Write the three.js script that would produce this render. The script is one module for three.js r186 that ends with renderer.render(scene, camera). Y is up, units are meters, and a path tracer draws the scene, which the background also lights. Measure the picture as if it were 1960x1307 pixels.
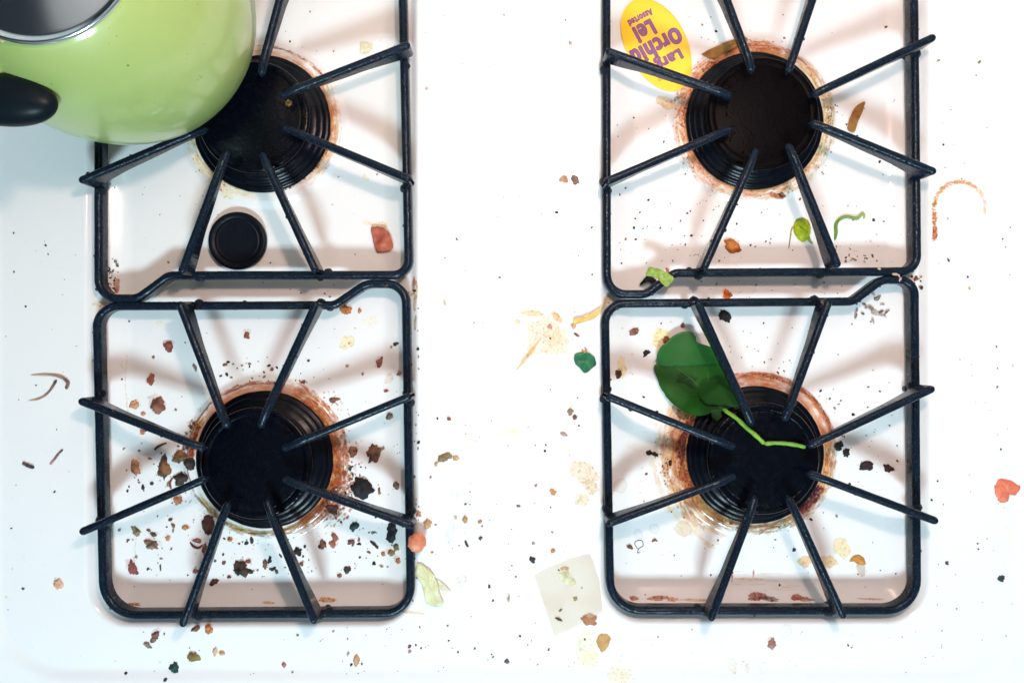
import * as THREE from 'three';
import { mergeGeometries } from 'three/addons/utils/BufferGeometryUtils.js';
import { ImprovedNoise } from 'three/addons/math/ImprovedNoise.js';
import { RectAreaLightUniformsLib } from 'three/addons/lights/RectAreaLightUniformsLib.js';

// ---------------------------------------------------------------- camera, light, exposure
const HC = 0.58, S = 0.00036;                 // camera height over the cooktop; metres per photo pixel at cooktop level
const scene = new THREE.Scene();
const camera = new THREE.PerspectiveCamera(2 * Math.atan(653.5 * S / HC) * 180 / Math.PI, 1024 / 682, 0.02, 20);
camera.position.set(0, HC, 0);
camera.up.set(0, 0, -1);
camera.lookAt(0, 0, 0);
scene.add(camera);
const renderer = new THREE.WebGLRenderer({ antialias: true });
renderer.setSize(1024, 682);
renderer.toneMapping = THREE.LinearToneMapping;
renderer.toneMappingExposure = 0.66;
renderer.shadowMap.enabled = true;
RectAreaLightUniformsLib.init();
scene.background = new THREE.Color(0.28, 0.325, 0.365);          // dim even light of the kitchen around

const hoodLamp = new THREE.PointLight(new THREE.Color(1.0, 0.70, 0.585), 0.84);   // warm lamp under the hood
hoodLamp.position.set(0.114, 0.585, -0.216);
hoodLamp.castShadow = true; hoodLamp.shadow.radius = 1.1;
scene.add(hoodLamp);
const ceilLight = new THREE.RectAreaLight(new THREE.Color(0.68, 0.93, 1.04), 158, 0.42, 0.42);   // cool ceiling panel behind the cook
ceilLight.position.set(0.05, 1.5, 1.45);
ceilLight.lookAt(0.05, 0, 1.45);
scene.add(ceilLight);

// ---------------------------------------------------------------- helpers
let seed = 1;
const rnd = () => { seed = (seed * 1664525 + 1013904223) >>> 0; return seed / 4294967296; };
const rr = (a, b) => a + (b - a) * rnd();
const noise = new ImprovedNoise();
const n3 = (x, y, z) => noise.noise(x, y, z);
const sstep = (a, b, x) => { const t = Math.min(1, Math.max(0, (x - a) / (b - a))); return t * t * (3 - 2 * t); };
const lin = (hex, k = 1) => new THREE.Color(hex).multiplyScalar(k);
const counts = {};
function numbered(n) { counts[n] = (counts[n] ?? -1) + 1; return counts[n] ? `${n}_${String(counts[n]).padStart(3, '0')}` : n; }
function tag(o, label, category, group, kind) {
  o.userData.label = label;
  if (category) o.userData.category = category;
  if (group) o.userData.group = group;
  if (kind) o.userData.kind = kind;
  return o;
}
function shade(o) { o.traverse((m) => { if (m.isMesh) { m.castShadow = true; m.receiveShadow = true; } }); return o; }
function part(name, geo, mat, parent) { const m = new THREE.Mesh(geo, mat); m.name = name; parent.add(m); return m; }
function thing(name, label, category, pos = [0, 0, 0], group) {
  const g = new THREE.Group(); g.name = numbered(name); g.position.set(...pos); scene.add(g); return tag(g, label, category, group);
}
function single(name, geo, mat, label, category, group, kind) {
  const m = new THREE.Mesh(geo, mat); m.name = numbered(name); scene.add(m); return tag(m, label, category, group, kind);
}
// a place in the room, from where it stands in the picture and its height
const W = (px, py, h = 0) => [(px - 980) * S * (1 - h / HC), h, (py - 653.5) * S * (1 - h / HC)];

// ---------------------------------------------------------------- cooktop shape
const DEPTH = 0.014;
const wells = [[163, -86, 799, 1199], [1149, -86, 1781, 1193]].map(([a, b, c, d]) => [...W(a, b), ...W(c, d)]);
const burnerPx = { ul: [502, 238], ll: [507, 879], ur: [1444, 232], lr: [1445, 870] };
const burnerAt = Object.fromEntries(Object.entries(burnerPx).map(([k, [x, y]]) => [k, W(x, y, -DEPTH + 0.003)]));
const rimBox = [...W(6, -1000), ...W(1937, 1277)];
function inside(b, x, z, r) {                 // distance inside a rounded rectangle, positive within
  const qx = Math.abs(x - (b[0] + b[3]) / 2) - (b[3] - b[0]) / 2 + r, qz = Math.abs(z - (b[2] + b[5]) / 2) - (b[5] - b[2]) / 2 + r;
  return r - Math.hypot(Math.max(qx, 0), Math.max(qz, 0)) - Math.min(Math.max(qx, qz), 0);
}
function ground(x, z) {
  let h = 0.0022 * (1 - sstep(-0.011, 0.0, inside(rimBox, x, z, 0.045)));
  for (const w of wells) { const d = inside(w, x, z, 0.03); h -= 0.0052 * sstep(-0.0008, 0.0062, d) + (DEPTH - 0.0052) * sstep(0.0025, 0.0265, d); }
  for (const k in burnerAt) { const d = Math.hypot(x - burnerAt[k][0], z - burnerAt[k][2]); if (d < 0.08) h += 0.003 * (1 - sstep(0.0535, 0.060, d)); }
  return h;
}
function hit(px, py) { let h = 0; for (let i = 0; i < 8; i++) { const p = W(px, py, h); h = ground(p[0], p[2]); } return W(px, py, h); }

// ---------------------------------------------------------------- cooktop markings: stains, rust and grease
const CW = 2048, CH = 1400;
const cv = document.createElement('canvas'); cv.width = CW; cv.height = CH;
const cx = cv.getContext('2d');
const level = (h) => { const k = 1 - h / HC; cx.setTransform(k, 0, 0, k, 1024 - 980 * k, 700 - 653.5 * k); };
cx.fillStyle = 'rgb(231,231,230)'; cx.fillRect(0, 0, CW, CH);
const rgba = (c, a) => `rgba(${c[0]},${c[1]},${c[2]},${a})`;
const jit = (c, d) => c.map((v) => Math.max(0, Math.min(255, Math.round(v + rr(-d, d)))));
function outline(x, y, w, h, rot, irr, n = 26) {
  const o = rr(0, 99), pts = [];
  for (let i = 0; i < n; i++) {
    const a = i / n * Math.PI * 2, c = Math.cos(a), s = Math.sin(a), q = 1 + irr * (0.95 * n3(c * 0.85 + o, s * 0.85 + 0.37, o) + 0.6 * n3(c * 1.9 + o, s * 1.9 + 0.71, 7.3) + 0.45 * n3(c * 4.3 + o, s * 4.3 + 0.13, o * 0.7) + (n < 32 ? rr(-0.12, 0.12) : 0));
    const u = Math.cos(a) * w / 2 * q, v = Math.sin(a) * h / 2 * q;
    pts.push([x + u * Math.cos(rot) - v * Math.sin(rot), y + u * Math.sin(rot) + v * Math.cos(rot)]);
  }
  return pts;
}
function pathOf(pts) { cx.beginPath(); pts.forEach((p, i) => (i ? cx.lineTo(...p) : cx.moveTo(...p))); cx.closePath(); }
function splotch(x, y, w, h, rot, color, al, grain = 0.5, edge = 0) {
  const a = Math.min(1, al * 1.4);       // a dried spill with its own outline and grain
  const pts = outline(x, y, w, h, rot, 0.5, 40);
  pathOf(pts); cx.fillStyle = rgba(color, a * 0.55); cx.fill();
  if (edge) { cx.strokeStyle = rgba(color.map((v) => v * 0.8), edge); cx.lineWidth = 1.1; cx.stroke(); }
  cx.save(); pathOf(pts); cx.clip();
  for (let i = 0; i < w * h * 0.05 * grain + 4; i++) {
    cx.fillStyle = rgba(jit(color.map((v) => v * rr(0.7, 1.02)), 10), a * rr(0.1, 0.7));
    cx.beginPath(); cx.ellipse(x + rr(-w, w) * 0.6, y + rr(-h, h) * 0.6, rr(0.6, 3.2), rr(0.6, 2.4), rr(0, 3), 0, 7); cx.fill();
  }
  cx.restore();
}
function dropRing(x, y, r, color, a) {
  const pts = outline(x, y, r * 2, r * 2 * rr(0.85, 1.1), rr(0, 3), 0.35, 30);
  pathOf(pts); cx.fillStyle = rgba(color, a * 0.25); cx.fill(); cx.strokeStyle = rgba(color, a * 0.6); cx.lineWidth = rr(0.8, 1.4); cx.stroke();
}
function arcs(c, a0, a1, r0, r1, color, n0, al0, span = 7, lw = 2.2, d = 18) {
  const n = Math.round(n0 * 0.8), al = Math.min(1, al0 * 0.95);  // scorched grease laid in short curved strokes
  for (let i = 0; i < n; i++) {
    const a = rr(a0, a1), q = Math.pow(rnd(), 1.25), r = r0 + (r1 - r0) * q, s = rr(0.5, span) * (1 - 0.5 * q);
    cx.strokeStyle = rgba(jit(color, d), al * rr(0.25, 1)); cx.lineWidth = rr(0.5, lw); cx.lineCap = 'round';
    cx.beginPath(); cx.ellipse(c[0] + rr(-1.5, 1.5), c[1] + rr(-1.5, 1.5), r, r * rr(0.985, 1.01), 0, (a - s / 2) * Math.PI / 180, (a + s / 2) * Math.PI / 180); cx.stroke();
  }
}
function flecks(c, a0, a1, r0, r1, color, n, al, size = 2.2) {
  for (let i = 0; i < n; i++) {
    const a = rr(a0, a1) * Math.PI / 180, r = r0 + (r1 - r0) * Math.pow(rnd(), 1.6);
    cx.fillStyle = rgba(jit(color, 22), al * rr(0.3, 1));
    pathOf(outline(c[0] + Math.cos(a) * r, c[1] + Math.sin(a) * r, rr(0.8, size * 2), rr(0.8, size * 1.5), a + 1.57, 0.8, 9)); cx.fill();
  }
}
function bake(c, a0, a1, r0, r1, color, n, al, len = 26, wid = 8) {       // baked-on film, blotch over blotch
  for (let i = 0; i < n; i++) {
    const a = rr(a0, a1) * Math.PI / 180, q = rnd(), r = r0 + (r1 - r0) * q * q;
    cx.fillStyle = rgba(jit(color, 16), al * rr(0.45, 1.5) * (1 - 0.5 * q));
    pathOf(outline(c[0] + Math.cos(a) * r, c[1] + Math.sin(a) * r, rr(0.3, 1) * len, rr(0.3, 1) * wid, a + 1.57, 0.9, 34)); cx.fill();
  }
}
// wiped, slightly dirty enamel
for (let i = 0; i < 900; i++) { level(0); cx.strokeStyle = rgba(jit([205, 203, 192], 12), rr(0.02, 0.06)); cx.lineWidth = rr(0.6, 2); const x = rr(-40, 2000), y = rr(-40, 1350), a = rr(-0.5, 0.4), l = rr(8, 60); cx.beginPath(); cx.moveTo(x, y); cx.lineTo(x + Math.cos(a) * l, y + Math.sin(a) * l); cx.stroke(); }
for (let i = 0; i < 1500; i++) { cx.fillStyle = rgba(jit([150, 135, 115], 25), rr(0.08, 0.4)); cx.beginPath(); cx.arc(rr(-40, 2000), rr(-40, 1350), rr(0.3, 0.9), 0, 7); cx.fill(); }
level(-DEPTH);
const tan = [214, 164, 112], orange = [196, 112, 62], rust = [150, 66, 34], dark = [70, 34, 22], olive = [150, 128, 70], cream = [232, 214, 170], pinkish = [226, 178, 150];
{ const c = burnerPx.ul;
  bake(c, -110, 50, 132, 149, [206, 150, 112], 150, 0.3); bake(c, -35, 40, 133, 152, [176, 112, 64], 90, 0.32, 20, 8); bake(c, 100, 178, 133, 150, [206, 190, 140], 90, 0.3); bake(c, -20, 20, 134, 148, [150, 84, 44], 40, 0.35, 16, 6);
  arcs(c, -110, 60, 131, 150, pinkish, 260, 0.4, 12, 3); arcs(c, -30, 40, 133, 152, tan, 240, 0.5, 8); arcs(c, -15, 25, 133, 147, orange, 120, 0.5, 6);
  arcs(c, -88, -38, 146, 149, dark, 70, 0.75, 9, 1.6); arcs(c, -60, -38, 146, 152, rust, 40, 0.5, 6, 2); arcs(c, -98, -88, 147, 151, rust, 14, 0.5, 3);
  arcs(c, 95, 178, 133, 150, cream, 200, 0.5, 9); arcs(c, 120, 175, 134, 145, olive, 90, 0.45, 8, 1.6); flecks(c, 5, 75, 130, 137, dark, 120, 0.8, 2.5); flecks(c, 110, 175, 133, 150, rust, 40, 0.6); flecks(c, 118, 128, 137, 150, rust, 26, 0.8, 3); splotch(436, 375, 26, 14, 0.4, cream, 0.7); }
{ const c = burnerPx.ur;
  bake(c, 120, 300, 131, 160, [205, 146, 102], 300, 0.3); bake(c, 130, 290, 131, 152, [160, 82, 40], 330, 0.42, 20, 9); bake(c, 150, 260, 131, 142, [112, 54, 30], 130, 0.4, 13, 6); bake(c, -60, 70, 132, 156, [190, 150, 88], 170, 0.32); bake(c, -40, 40, 134, 150, [136, 104, 52], 60, 0.3, 16, 7); bake(c, 60, 125, 133, 152, [180, 124, 74], 120, 0.32); bake(c, 255, 325, 142, 152, [166, 92, 52], 70, 0.4, 22, 5);
  arcs(c, 125, 290, 130, 158, pinkish, 420, 0.5, 9, 3); arcs(c, 140, 275, 130, 152, tan, 420, 0.5, 8, 2.6); arcs(c, 150, 262, 130, 146, orange, 320, 0.55, 6, 2.4); arcs(c, 100, 172, 133, 156, orange, 200, 0.4, 7, 2.2);
  flecks(c, 110, 285, 130, 158, rust, 420, 0.7, 2.4); flecks(c, 175, 240, 130, 142, dark, 170, 0.8, 2.6); arcs(c, 255, 330, 140, 152, rust, 150, 0.45, 8, 2.2); arcs(c, 255, 320, 131, 142, tan, 160, 0.45, 8);
  arcs(c, -50, 60, 131, 156, cream, 260, 0.6, 8, 2.6); arcs(c, -45, 45, 133, 152, tan, 240, 0.5, 7); arcs(c, -10, 38, 138, 152, olive, 110, 0.5, 6); flecks(c, -60, 70, 133, 156, rust, 130, 0.6); flecks(c, -12, 4, 138, 154, dark, 60, 0.6, 2.4);
  arcs(c, 55, 130, 133, 152, tan, 200, 0.4, 7); arcs(c, 62, 100, 141, 150, orange, 90, 0.6, 6); flecks(c, 40, 110, 135, 152, dark, 60, 0.6); splotch(1487, 376, 34, 9, 0.1, rust, 0.9, 1.5); splotch(1495, 374, 15, 9, 0.3, dark, 0.9, 1.5);
  splotch(1275, 197, 40, 17, 0.25, [224, 178, 120], 0.7, 1, 0.25); splotch(1300, 186, 26, 8, -0.5, [140, 84, 44], 0.5, 1.5); arcs([1310, 185], -60, 60, 8, 10, dark, 10, 0.7, 60, 1.2); }
{ const c = burnerPx.ll;
  bake(c, 185, 300, 131, 148, [196, 128, 96], 260, 0.34); bake(c, -75, 60, 132, 160, [186, 118, 72], 240, 0.32); bake(c, -65, 55, 134, 160, [128, 58, 30], 300, 0.42, 22, 9); bake(c, 5, 45, 140, 176, [92, 40, 26], 110, 0.45, 17, 10); bake(c, 180, 212, 136, 154, [84, 44, 28], 90, 0.45, 16, 9); bake(c, 50, 150, 136, 148, [128, 104, 52], 130, 0.34, 22, 6);
  arcs(c, 190, 300, 131, 148, pinkish, 380, 0.6, 10, 3.4); arcs(c, 195, 300, 131, 146, [205, 130, 96], 200, 0.45, 9, 2.6); arcs(c, 178, 290, 146, 150, dark, 150, 0.55, 10, 1.5); arcs(c, 240, 300, 145, 151, rust, 90, 0.6, 8, 2);
  arcs(c, -70, 40, 132, 158, tan, 420, 0.5, 8, 2.6); arcs(c, -62, 58, 133, 158, orange, 380, 0.55, 7, 2.8); arcs(c, -60, 55, 140, 160, rust, 330, 0.55, 7, 2.6); flecks(c, -50, 60, 135, 185, rust, 300, 0.75, 3); flecks(c, 8, 42, 140, 196, rust, 260, 0.8, 4); flecks(c, 20, 40, 138, 176, dark, 150, 0.7, 4.5);
  arcs(c, 178, 212, 137, 152, rust, 130, 0.7, 6, 3); flecks(c, 186, 208, 136, 162, dark, 140, 0.75, 4); flecks(c, 190, 222, 140, 165, olive, 50, 0.6, 3);
  arcs(c, 55, 150, 137, 146, olive, 240, 0.6, 9, 2.2); arcs(c, 70, 150, 141, 144, dark, 110, 0.7, 9, 1.6); arcs(c, 35, 80, 136, 152, [110, 70, 40], 140, 0.6, 7, 2.4); arcs(c, 100, 178, 133, 140, cream, 80, 0.7, 9); arcs(c, 148, 186, 146, 148.5, dark, 60, 0.6, 7, 1.3); flecks(c, 60, 200, 140, 175, rust, 150, 0.6, 2); }
{ const c = burnerPx.lr;
  bake(c, 112, 235, 132, 200, [212, 166, 116], 420, 0.28, 30, 11); bake(c, 125, 228, 132, 180, [168, 92, 44], 460, 0.38, 24, 10); bake(c, 138, 220, 133, 166, [140, 72, 36], 260, 0.4, 18, 9); bake(c, 165, 212, 138, 152, [84, 36, 26], 110, 0.5, 18, 7); bake(c, 235, 350, 133, 158, [196, 118, 78], 260, 0.34); bake(c, 250, 345, 149, 158, [140, 68, 38], 120, 0.4, 20, 5); bake(c, -20, 62, 132, 158, [184, 124, 70], 220, 0.36); bake(c, 26, 58, 132, 146, [72, 34, 38], 80, 0.5, 16, 8); bake(c, 58, 150, 134, 154, [126, 92, 56], 180, 0.36, 22, 7);
  arcs(c, 118, 232, 131, 196, [226, 192, 150], 520, 0.45, 8, 3); arcs(c, 128, 225, 131, 184, tan, 620, 0.55, 7, 3); arcs(c, 135, 222, 131, 172, orange, 560, 0.55, 6, 3); flecks(c, 140, 220, 132, 172, rust, 420, 0.6, 3); arcs(c, 150, 215, 138, 152, rust, 260, 0.6, 8, 3); flecks(c, 178, 214, 136, 150, dark, 220, 0.75, 3.4); flecks(c, 150, 178, 134, 150, dark, 120, 0.6, 3); flecks(c, 160, 176, 168, 180, dark, 34, 0.8, 3);
  arcs(c, 235, 345, 132, 158, pinkish, 340, 0.6, 9, 3); arcs(c, 240, 350, 146, 158, orange, 330, 0.6, 9, 2.6); arcs(c, 250, 345, 152, 158, rust, 210, 0.65, 9, 2); flecks(c, 270, 340, 150, 159, dark, 90, 0.7, 2.2);
  arcs(c, -18, 62, 131, 158, tan, 420, 0.55, 7, 2.8); arcs(c, -18, 60, 133, 156, orange, 320, 0.5, 7, 2.4); flecks(c, 26, 58, 131, 146, [66, 26, 40], 220, 0.75, 4); flecks(c, -20, 60, 133, 160, rust, 180, 0.6, 2.4); arcs(c, -6, 8, 133, 158, dark, 70, 0.35, 5, 2.4); flecks(c, 58, 72, 134, 160, olive, 60, 0.6, 3);
  arcs(c, 58, 140, 133, 150, [122, 84, 48], 260, 0.6, 8, 2.2); arcs(c, 58, 150, 133, 152, olive, 220, 0.45, 8, 2); arcs(c, 60, 165, 150, 200, [205, 192, 160], 300, 0.28, 6, 1.2); flecks(c, 60, 120, 136, 152, dark, 110, 0.7, 2.4); splotch(1405, 985, 50, 30, 0.6, [90, 60, 44], 0.6, 1.2); splotch(1310, 785, 36, 34, 0.3, [66, 40, 22], 0.55, 1.4); }
// drips and dried rings on the well floors
splotch(665, 655, 26, 26, 0, [236, 218, 160], 0.7, 1, 0.3); splotch(668, 657, 5, 5, 0, [196, 140, 60], 0.9); splotch(745, 722, 14, 26, 0.3, [214, 176, 140], 0.4);
splotch(1190, 705, 17, 44, 0.1, [238, 204, 130], 0.55, 1); splotch(1270, 648, 44, 36, 0.7, [240, 214, 130], 0.7, 1, 0.1); dropRing(1186, 928, 13, [190, 160, 130], 0.5); dropRing(1225, 845, 20, [200, 190, 160], 0.35);
dropRing(1308, 1012, 15, [176, 140, 100], 0.6); splotch(1308, 1012, 22, 26, 0, [224, 196, 150], 0.5); dropRing(1254, 1012, 10, [150, 165, 175], 0.5); dropRing(1222, 1022, 8, [150, 165, 175], 0.5);
splotch(1612, 1049, 31, 29, 0, [233, 206, 140], 0.75, 0.8, 0.3); splotch(1542, 1074, 22, 22, 0, [222, 170, 100], 0.8, 0.8, 0.35); splotch(1587, 1074, 32, 22, 0.1, [228, 184, 120], 0.7, 0.8, 0.3);
dropRing(1366, 492, 40, [214, 190, 160], 0.35); dropRing(1402, 545, 40, [160, 140, 110], 0.3); splotch(700, 340, 12, 16, 0.3, [232, 220, 190], 0.6); splotch(704, 455 - 28, 22, 10, 0, [236, 208, 170], 0.5); splotch(730, 430, 26, 14, 0, [235, 205, 168], 0.7, 1);
splotch(305, 620, 14, 12, 0, [235, 228, 200], 0.6); splotch(710, 615, 24, 22, 0, [236, 230, 205], 0.6); splotch(1378, 398, 40, 60, 0.2, [228, 218, 195], 0.35);
for (const [x, y0, y1] of [[243, 680, 790], [236, 690, 705], [245, 762, 788], [260, 1030, 1070]]) { cx.strokeStyle = rgba([186, 150, 100], 0.45); cx.lineWidth = 1.1; cx.setLineDash([3, 4, 7, 2]); cx.beginPath(); cx.moveTo(x, y0); cx.lineTo(x - 3, (y0 + y1) / 2); cx.lineTo(x + 1, y1); cx.stroke(); cx.setLineDash([]); }
level(-0.005);
for (const [x, y, w, h, c, a] of [[1216, 1148, 14, 8, rust, 0.8], [1260, 1149, 44, 9, rust, 0.95], [1290, 1151, 20, 6, orange, 0.8], [1335, 1152, 60, 5, tan, 0.7], [1455, 1146, 34, 14, [120, 40, 26], 0.95], [1475, 1150, 40, 8, dark, 0.6], [1530, 1147, 20, 14, rust, 0.9], [1540, 1150, 44, 6, [150, 80, 60], 0.7], [1670, 1150, 50, 3, rust, 0.5], [622, 1152, 30, 8, orange, 0.7], [510, 1157, 24, 5, tan, 0.6], [250, 1160, 26, 5, rust, 0.6], [1440, 1115, 60, 5, tan, 0.4], [1408, 1112, 4, 14, rust, 0.5], [1450, 1105, 3, 16, rust, 0.5]]) splotch(x, y, w, h, 0.03, c, a, 1.6);
for (let i = 0; i < 26; i++) { cx.strokeStyle = rgba([176, 120, 84], rr(0.1, 0.3)); cx.lineWidth = 0.8; const x = rr(1390, 1560), y = rr(1100, 1145); cx.beginPath(); cx.moveTo(x, y); cx.lineTo(x + rr(10, 50), y + rr(-1, 2)); cx.stroke(); }
for (const [x, y, w, h, c] of [[215, 545, 10, 26, rust], [792, 545, 7, 30, [160, 110, 80]], [796, 570, 7, 50, [190, 150, 100]], [796, 615, 5, 30, olive], [1160, 575, 16, 16, [220, 190, 140]], [190, 582, 22, 12, [214, 190, 150]], [785, 562, 14, 10, [220, 180, 160]], [780, 1167, 60, 4, tan]]) splotch(x, y, w, h, 0.1, c, 0.6, 1.6);
// the flat top
level(0);
for (const [x, y, w, h, r] of [[1045, 640, 66, 70, 0.5], [1070, 655, 40, 60, 0.2]]) splotch(x, y, w, h, r, [228, 200, 146], 0.4, 1.6);
splotch(1010, 680, 60, 8, -0.9, [204, 152, 84], 0.7, 1.5); splotch(1022, 600, 44, 9, 0.1, [224, 186, 120], 0.6, 1.6); splotch(1066, 607, 26, 12, 0.7, [214, 160, 90], 0.7, 1.6); splotch(1052, 625, 10, 10, 0, [170, 90, 70], 0.8); splotch(990, 615, 12, 8, 0.4, [222, 184, 120], 0.6, 1.5);
flecks([1045, 640], 0, 360, 4, 50, [200, 140, 70], 110, 0.6, 1.6);
splotch(1118, 905, 58, 34, 0.15, [226, 198, 160], 0.6, 1.4, 0.2); splotch(1130, 932, 34, 22, 0.8, [222, 192, 150], 0.6, 1.4, 0.2); splotch(1113, 957, 24, 22, 0, [226, 200, 160], 0.6, 1.4, 0.2); flecks([1120, 920], 0, 360, 2, 36, [170, 120, 70], 90, 0.6, 1.4);
splotch(983, 825, 18, 14, 0, [244, 236, 190], 0.7); splotch(969, 828, 50, 9, -0.1, [244, 238, 200], 0.6); splotch(893, 856, 16, 12, 0, [242, 236, 205], 0.7); splotch(1043, 958, 18, 16, 0, [240, 232, 200], 0.6); splotch(1009, 680 + 35, 24, 14, 0, [242, 236, 214], 0.5);
splotch(1125, 1235, 44, 60, 0.1, [238, 228, 190], 0.6, 0.9); splotch(1126, 1262, 40, 30, 0, [236, 226, 182], 0.6, 1, 0.15); flecks([1192, 1288], 0, 360, 2, 26, [190, 150, 90], 80, 0.6, 1.6); splotch(1188, 1290, 44, 30, 0, [238, 222, 180], 0.45, 1.2);
splotch(1403, 1274, 17, 28, 0, [220, 208, 186], 0.5, 0.8, 0.2); splotch(1428, 1273, 21, 28, 0, [224, 212, 190], 0.5, 0.8, 0.2); splotch(1458, 1275, 22, 24, 0, [226, 216, 200], 0.35, 0.8, 0.15); dropRing(1506, 1207, 11, [190, 165, 160], 0.5); dropRing(1010, 1141, 9, [200, 200, 200], 0.5);
splotch(884, 1112, 20, 24, 0, [220, 205, 190], 0.4, 1.4); splotch(1932, 1016, 14, 26, 0, [240, 238, 200], 0.5); splotch(1925, 1076, 20, 18, 0, [240, 238, 205], 0.4); splotch(12, 1145, 9, 9, 0, [236, 224, 190], 0.6);
// the brown dried arc at the right
for (let i = 0; i < 280; i++) {
  const t = rnd(), a = (190 + t * 165) * Math.PI / 180, q = 1 - sstep(0.45, 1, t) * 0.75;
  const x = 1838 + Math.cos(a) * 49 + rr(-3.5, 3.5), y = 398 + Math.sin(a) * (48 + 4 * t) + rr(-3.5, 3.5);
  cx.fillStyle = rgba(jit([196, 124, 66], 30), rr(0.1, 0.65) * q); pathOf(outline(x, y, rr(1.5, 8), rr(1, 4), a + 1.57, 0.9, 10)); cx.fill();
}
for (let i = 0; i < 120; i++) { const t = rnd(); cx.fillStyle = rgba(jit([186, 100, 48], 30), rr(0.2, 0.8)); pathOf(outline(1789 + rr(-3, 4) - Math.sin(t * 3) * 0, 388 + t * 72 + rr(-2, 2), rr(1, 6), rr(1, 5), rr(0, 3), 0.9, 10)); cx.fill(); }
splotch(1791, 445, 10, 26, 0, [170, 80, 40], 0.7, 2); splotch(1886, 402, 6, 16, -0.2, [222, 180, 120], 0.7); splotch(1885, 359, 14, 6, 0, [232, 218, 190], 0.7);
// greasy smear, left of the square scrap
splotch(885, 955, 60, 120, 0.3, [226, 228, 226], 0.35, 0.3); splotch(862, 1020, 14, 50, 0.2, [214, 218, 218], 0.4, 0.4, 0.15);
cx.setTransform(1, 0, 0, 1, 0, 0); cx.fillStyle = 'rgb(231,231,230)';
cx.fillRect(0, 0, 4, CH); cx.fillRect(CW - 4, 0, 4, CH); cx.fillRect(0, 0, CW, 4); cx.fillRect(0, CH - 4, CW, 4);
const topMap = new THREE.CanvasTexture(cv); topMap.colorSpace = THREE.SRGBColorSpace; topMap.anisotropy = 8;

// small tiling noise for enamel and iron
function noiseTex(n, f, lo, hi) {
  const d = new Uint8Array(n * n * 4);
  for (let y = 0; y < n; y++) for (let x = 0; x < n; x++) {
    const u = x / n * Math.PI * 2, v = y / n * Math.PI * 2; let s = 0, a = 0.5;
    for (let o = 0; o < 3; o++) { const k = f * (1 << o) / 6.283; s += a * noise.noise(Math.cos(u) * k + 9 * o, Math.sin(u) * k + Math.cos(v) * k, Math.sin(v) * k + 3.7); a *= 0.55; }
    const b = Math.round(255 * Math.min(1, Math.max(0, lo + (hi - lo) * (0.5 + s)))), i = (y * n + x) * 4;
    d[i] = d[i + 1] = d[i + 2] = b; d[i + 3] = 255;
  }
  const t = new THREE.DataTexture(d, n, n); t.wrapS = t.wrapT = THREE.RepeatWrapping; t.magFilter = THREE.LinearFilter; t.minFilter = THREE.LinearFilter; t.needsUpdate = true; return t;
}
const ironBump = noiseTex(256, 22, 0, 1); ironBump.repeat.set(25, 25);
const ironRough = noiseTex(256, 14, 0.35, 1.15); ironRough.repeat.set(17, 17);
const ironTint = (() => {
  const c = document.createElement('canvas'); c.width = c.height = 512; const g = c.getContext('2d');
  g.fillStyle = 'rgb(14,25,39)'; g.fillRect(0, 0, 512, 512);
  for (let i = 0; i < 2600; i++) { g.fillStyle = `rgba(${rr(6, 34)},${rr(18, 52)},${rr(30, 66)},${rr(0.1, 0.5)})`; g.beginPath(); g.ellipse(rr(0, 512), rr(0, 512), rr(1, 9), rr(1, 6), rr(0, 3), 0, 7); g.fill(); }
  for (let i = 0; i < 60; i++) { g.fillStyle = `rgba(${rr(70, 110)},${rr(74, 108)},${rr(76, 108)},${rr(0.15, 0.4)})`; g.beginPath(); const x = rr(0, 512), y = rr(0, 512); for (let k = 0; k < 9; k++) g.ellipse(x + rr(-14, 14), y + rr(-6, 6), rr(1, 5), rr(1, 3), rr(0, 3), 0, 7); g.fill(); }
  for (let i = 0; i < 900; i++) { g.fillStyle = `rgba(${rr(110, 190)},${rr(110, 180)},${rr(110, 175)},${rr(0.08, 0.55)})`; g.beginPath(); g.ellipse(rr(0, 512), rr(0, 512), rr(0.8, 3), rr(0.8, 2.4), rr(0, 3), 0, 7); g.fill(); }
  for (let i = 0; i < 160; i++) { g.fillStyle = `rgba(${rr(34, 60)},${rr(26, 40)},${rr(28, 42)},${rr(0.1, 0.5)})`; g.beginPath(); g.ellipse(rr(0, 512), rr(0, 512), rr(2, 9), rr(2, 6), rr(0, 3), 0, 7); g.fill(); }
  const t = new THREE.CanvasTexture(c); t.colorSpace = THREE.SRGBColorSpace; t.wrapS = t.wrapT = THREE.RepeatWrapping; t.repeat.set(14, 14); return t;
})();

const greenMap = (() => {                       // enamel with fine specks, water spots and grease dots
  const c = document.createElement('canvas'); c.width = 1024; c.height = 512; const g = c.getContext('2d');
  g.fillStyle = 'rgb(250,250,250)'; g.fillRect(0, 0, 1024, 512);
  for (let i = 0; i < 30000; i++) { const v = rr(225, 255); g.fillStyle = `rgba(${v},${v},${v - 8},${rr(0.1, 0.4)})`; g.fillRect(rr(0, 1024), rr(0, 512), rr(0.5, 1.4), rr(0.5, 1.6)); }
  for (let i = 0; i < 150; i++) { g.fillStyle = `rgba(${rr(90, 160)},${rr(90, 140)},${rr(50, 90)},${rr(0.2, 0.7)})`; g.beginPath(); g.ellipse(rr(0, 1024), rr(0, 512), rr(0.5, 1.5), rr(0.6, 2.2), 0, 0, 7); g.fill(); }
  const t = new THREE.CanvasTexture(c); t.colorSpace = THREE.SRGBColorSpace; t.wrapS = t.wrapT = THREE.RepeatWrapping; return t;
})();

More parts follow.
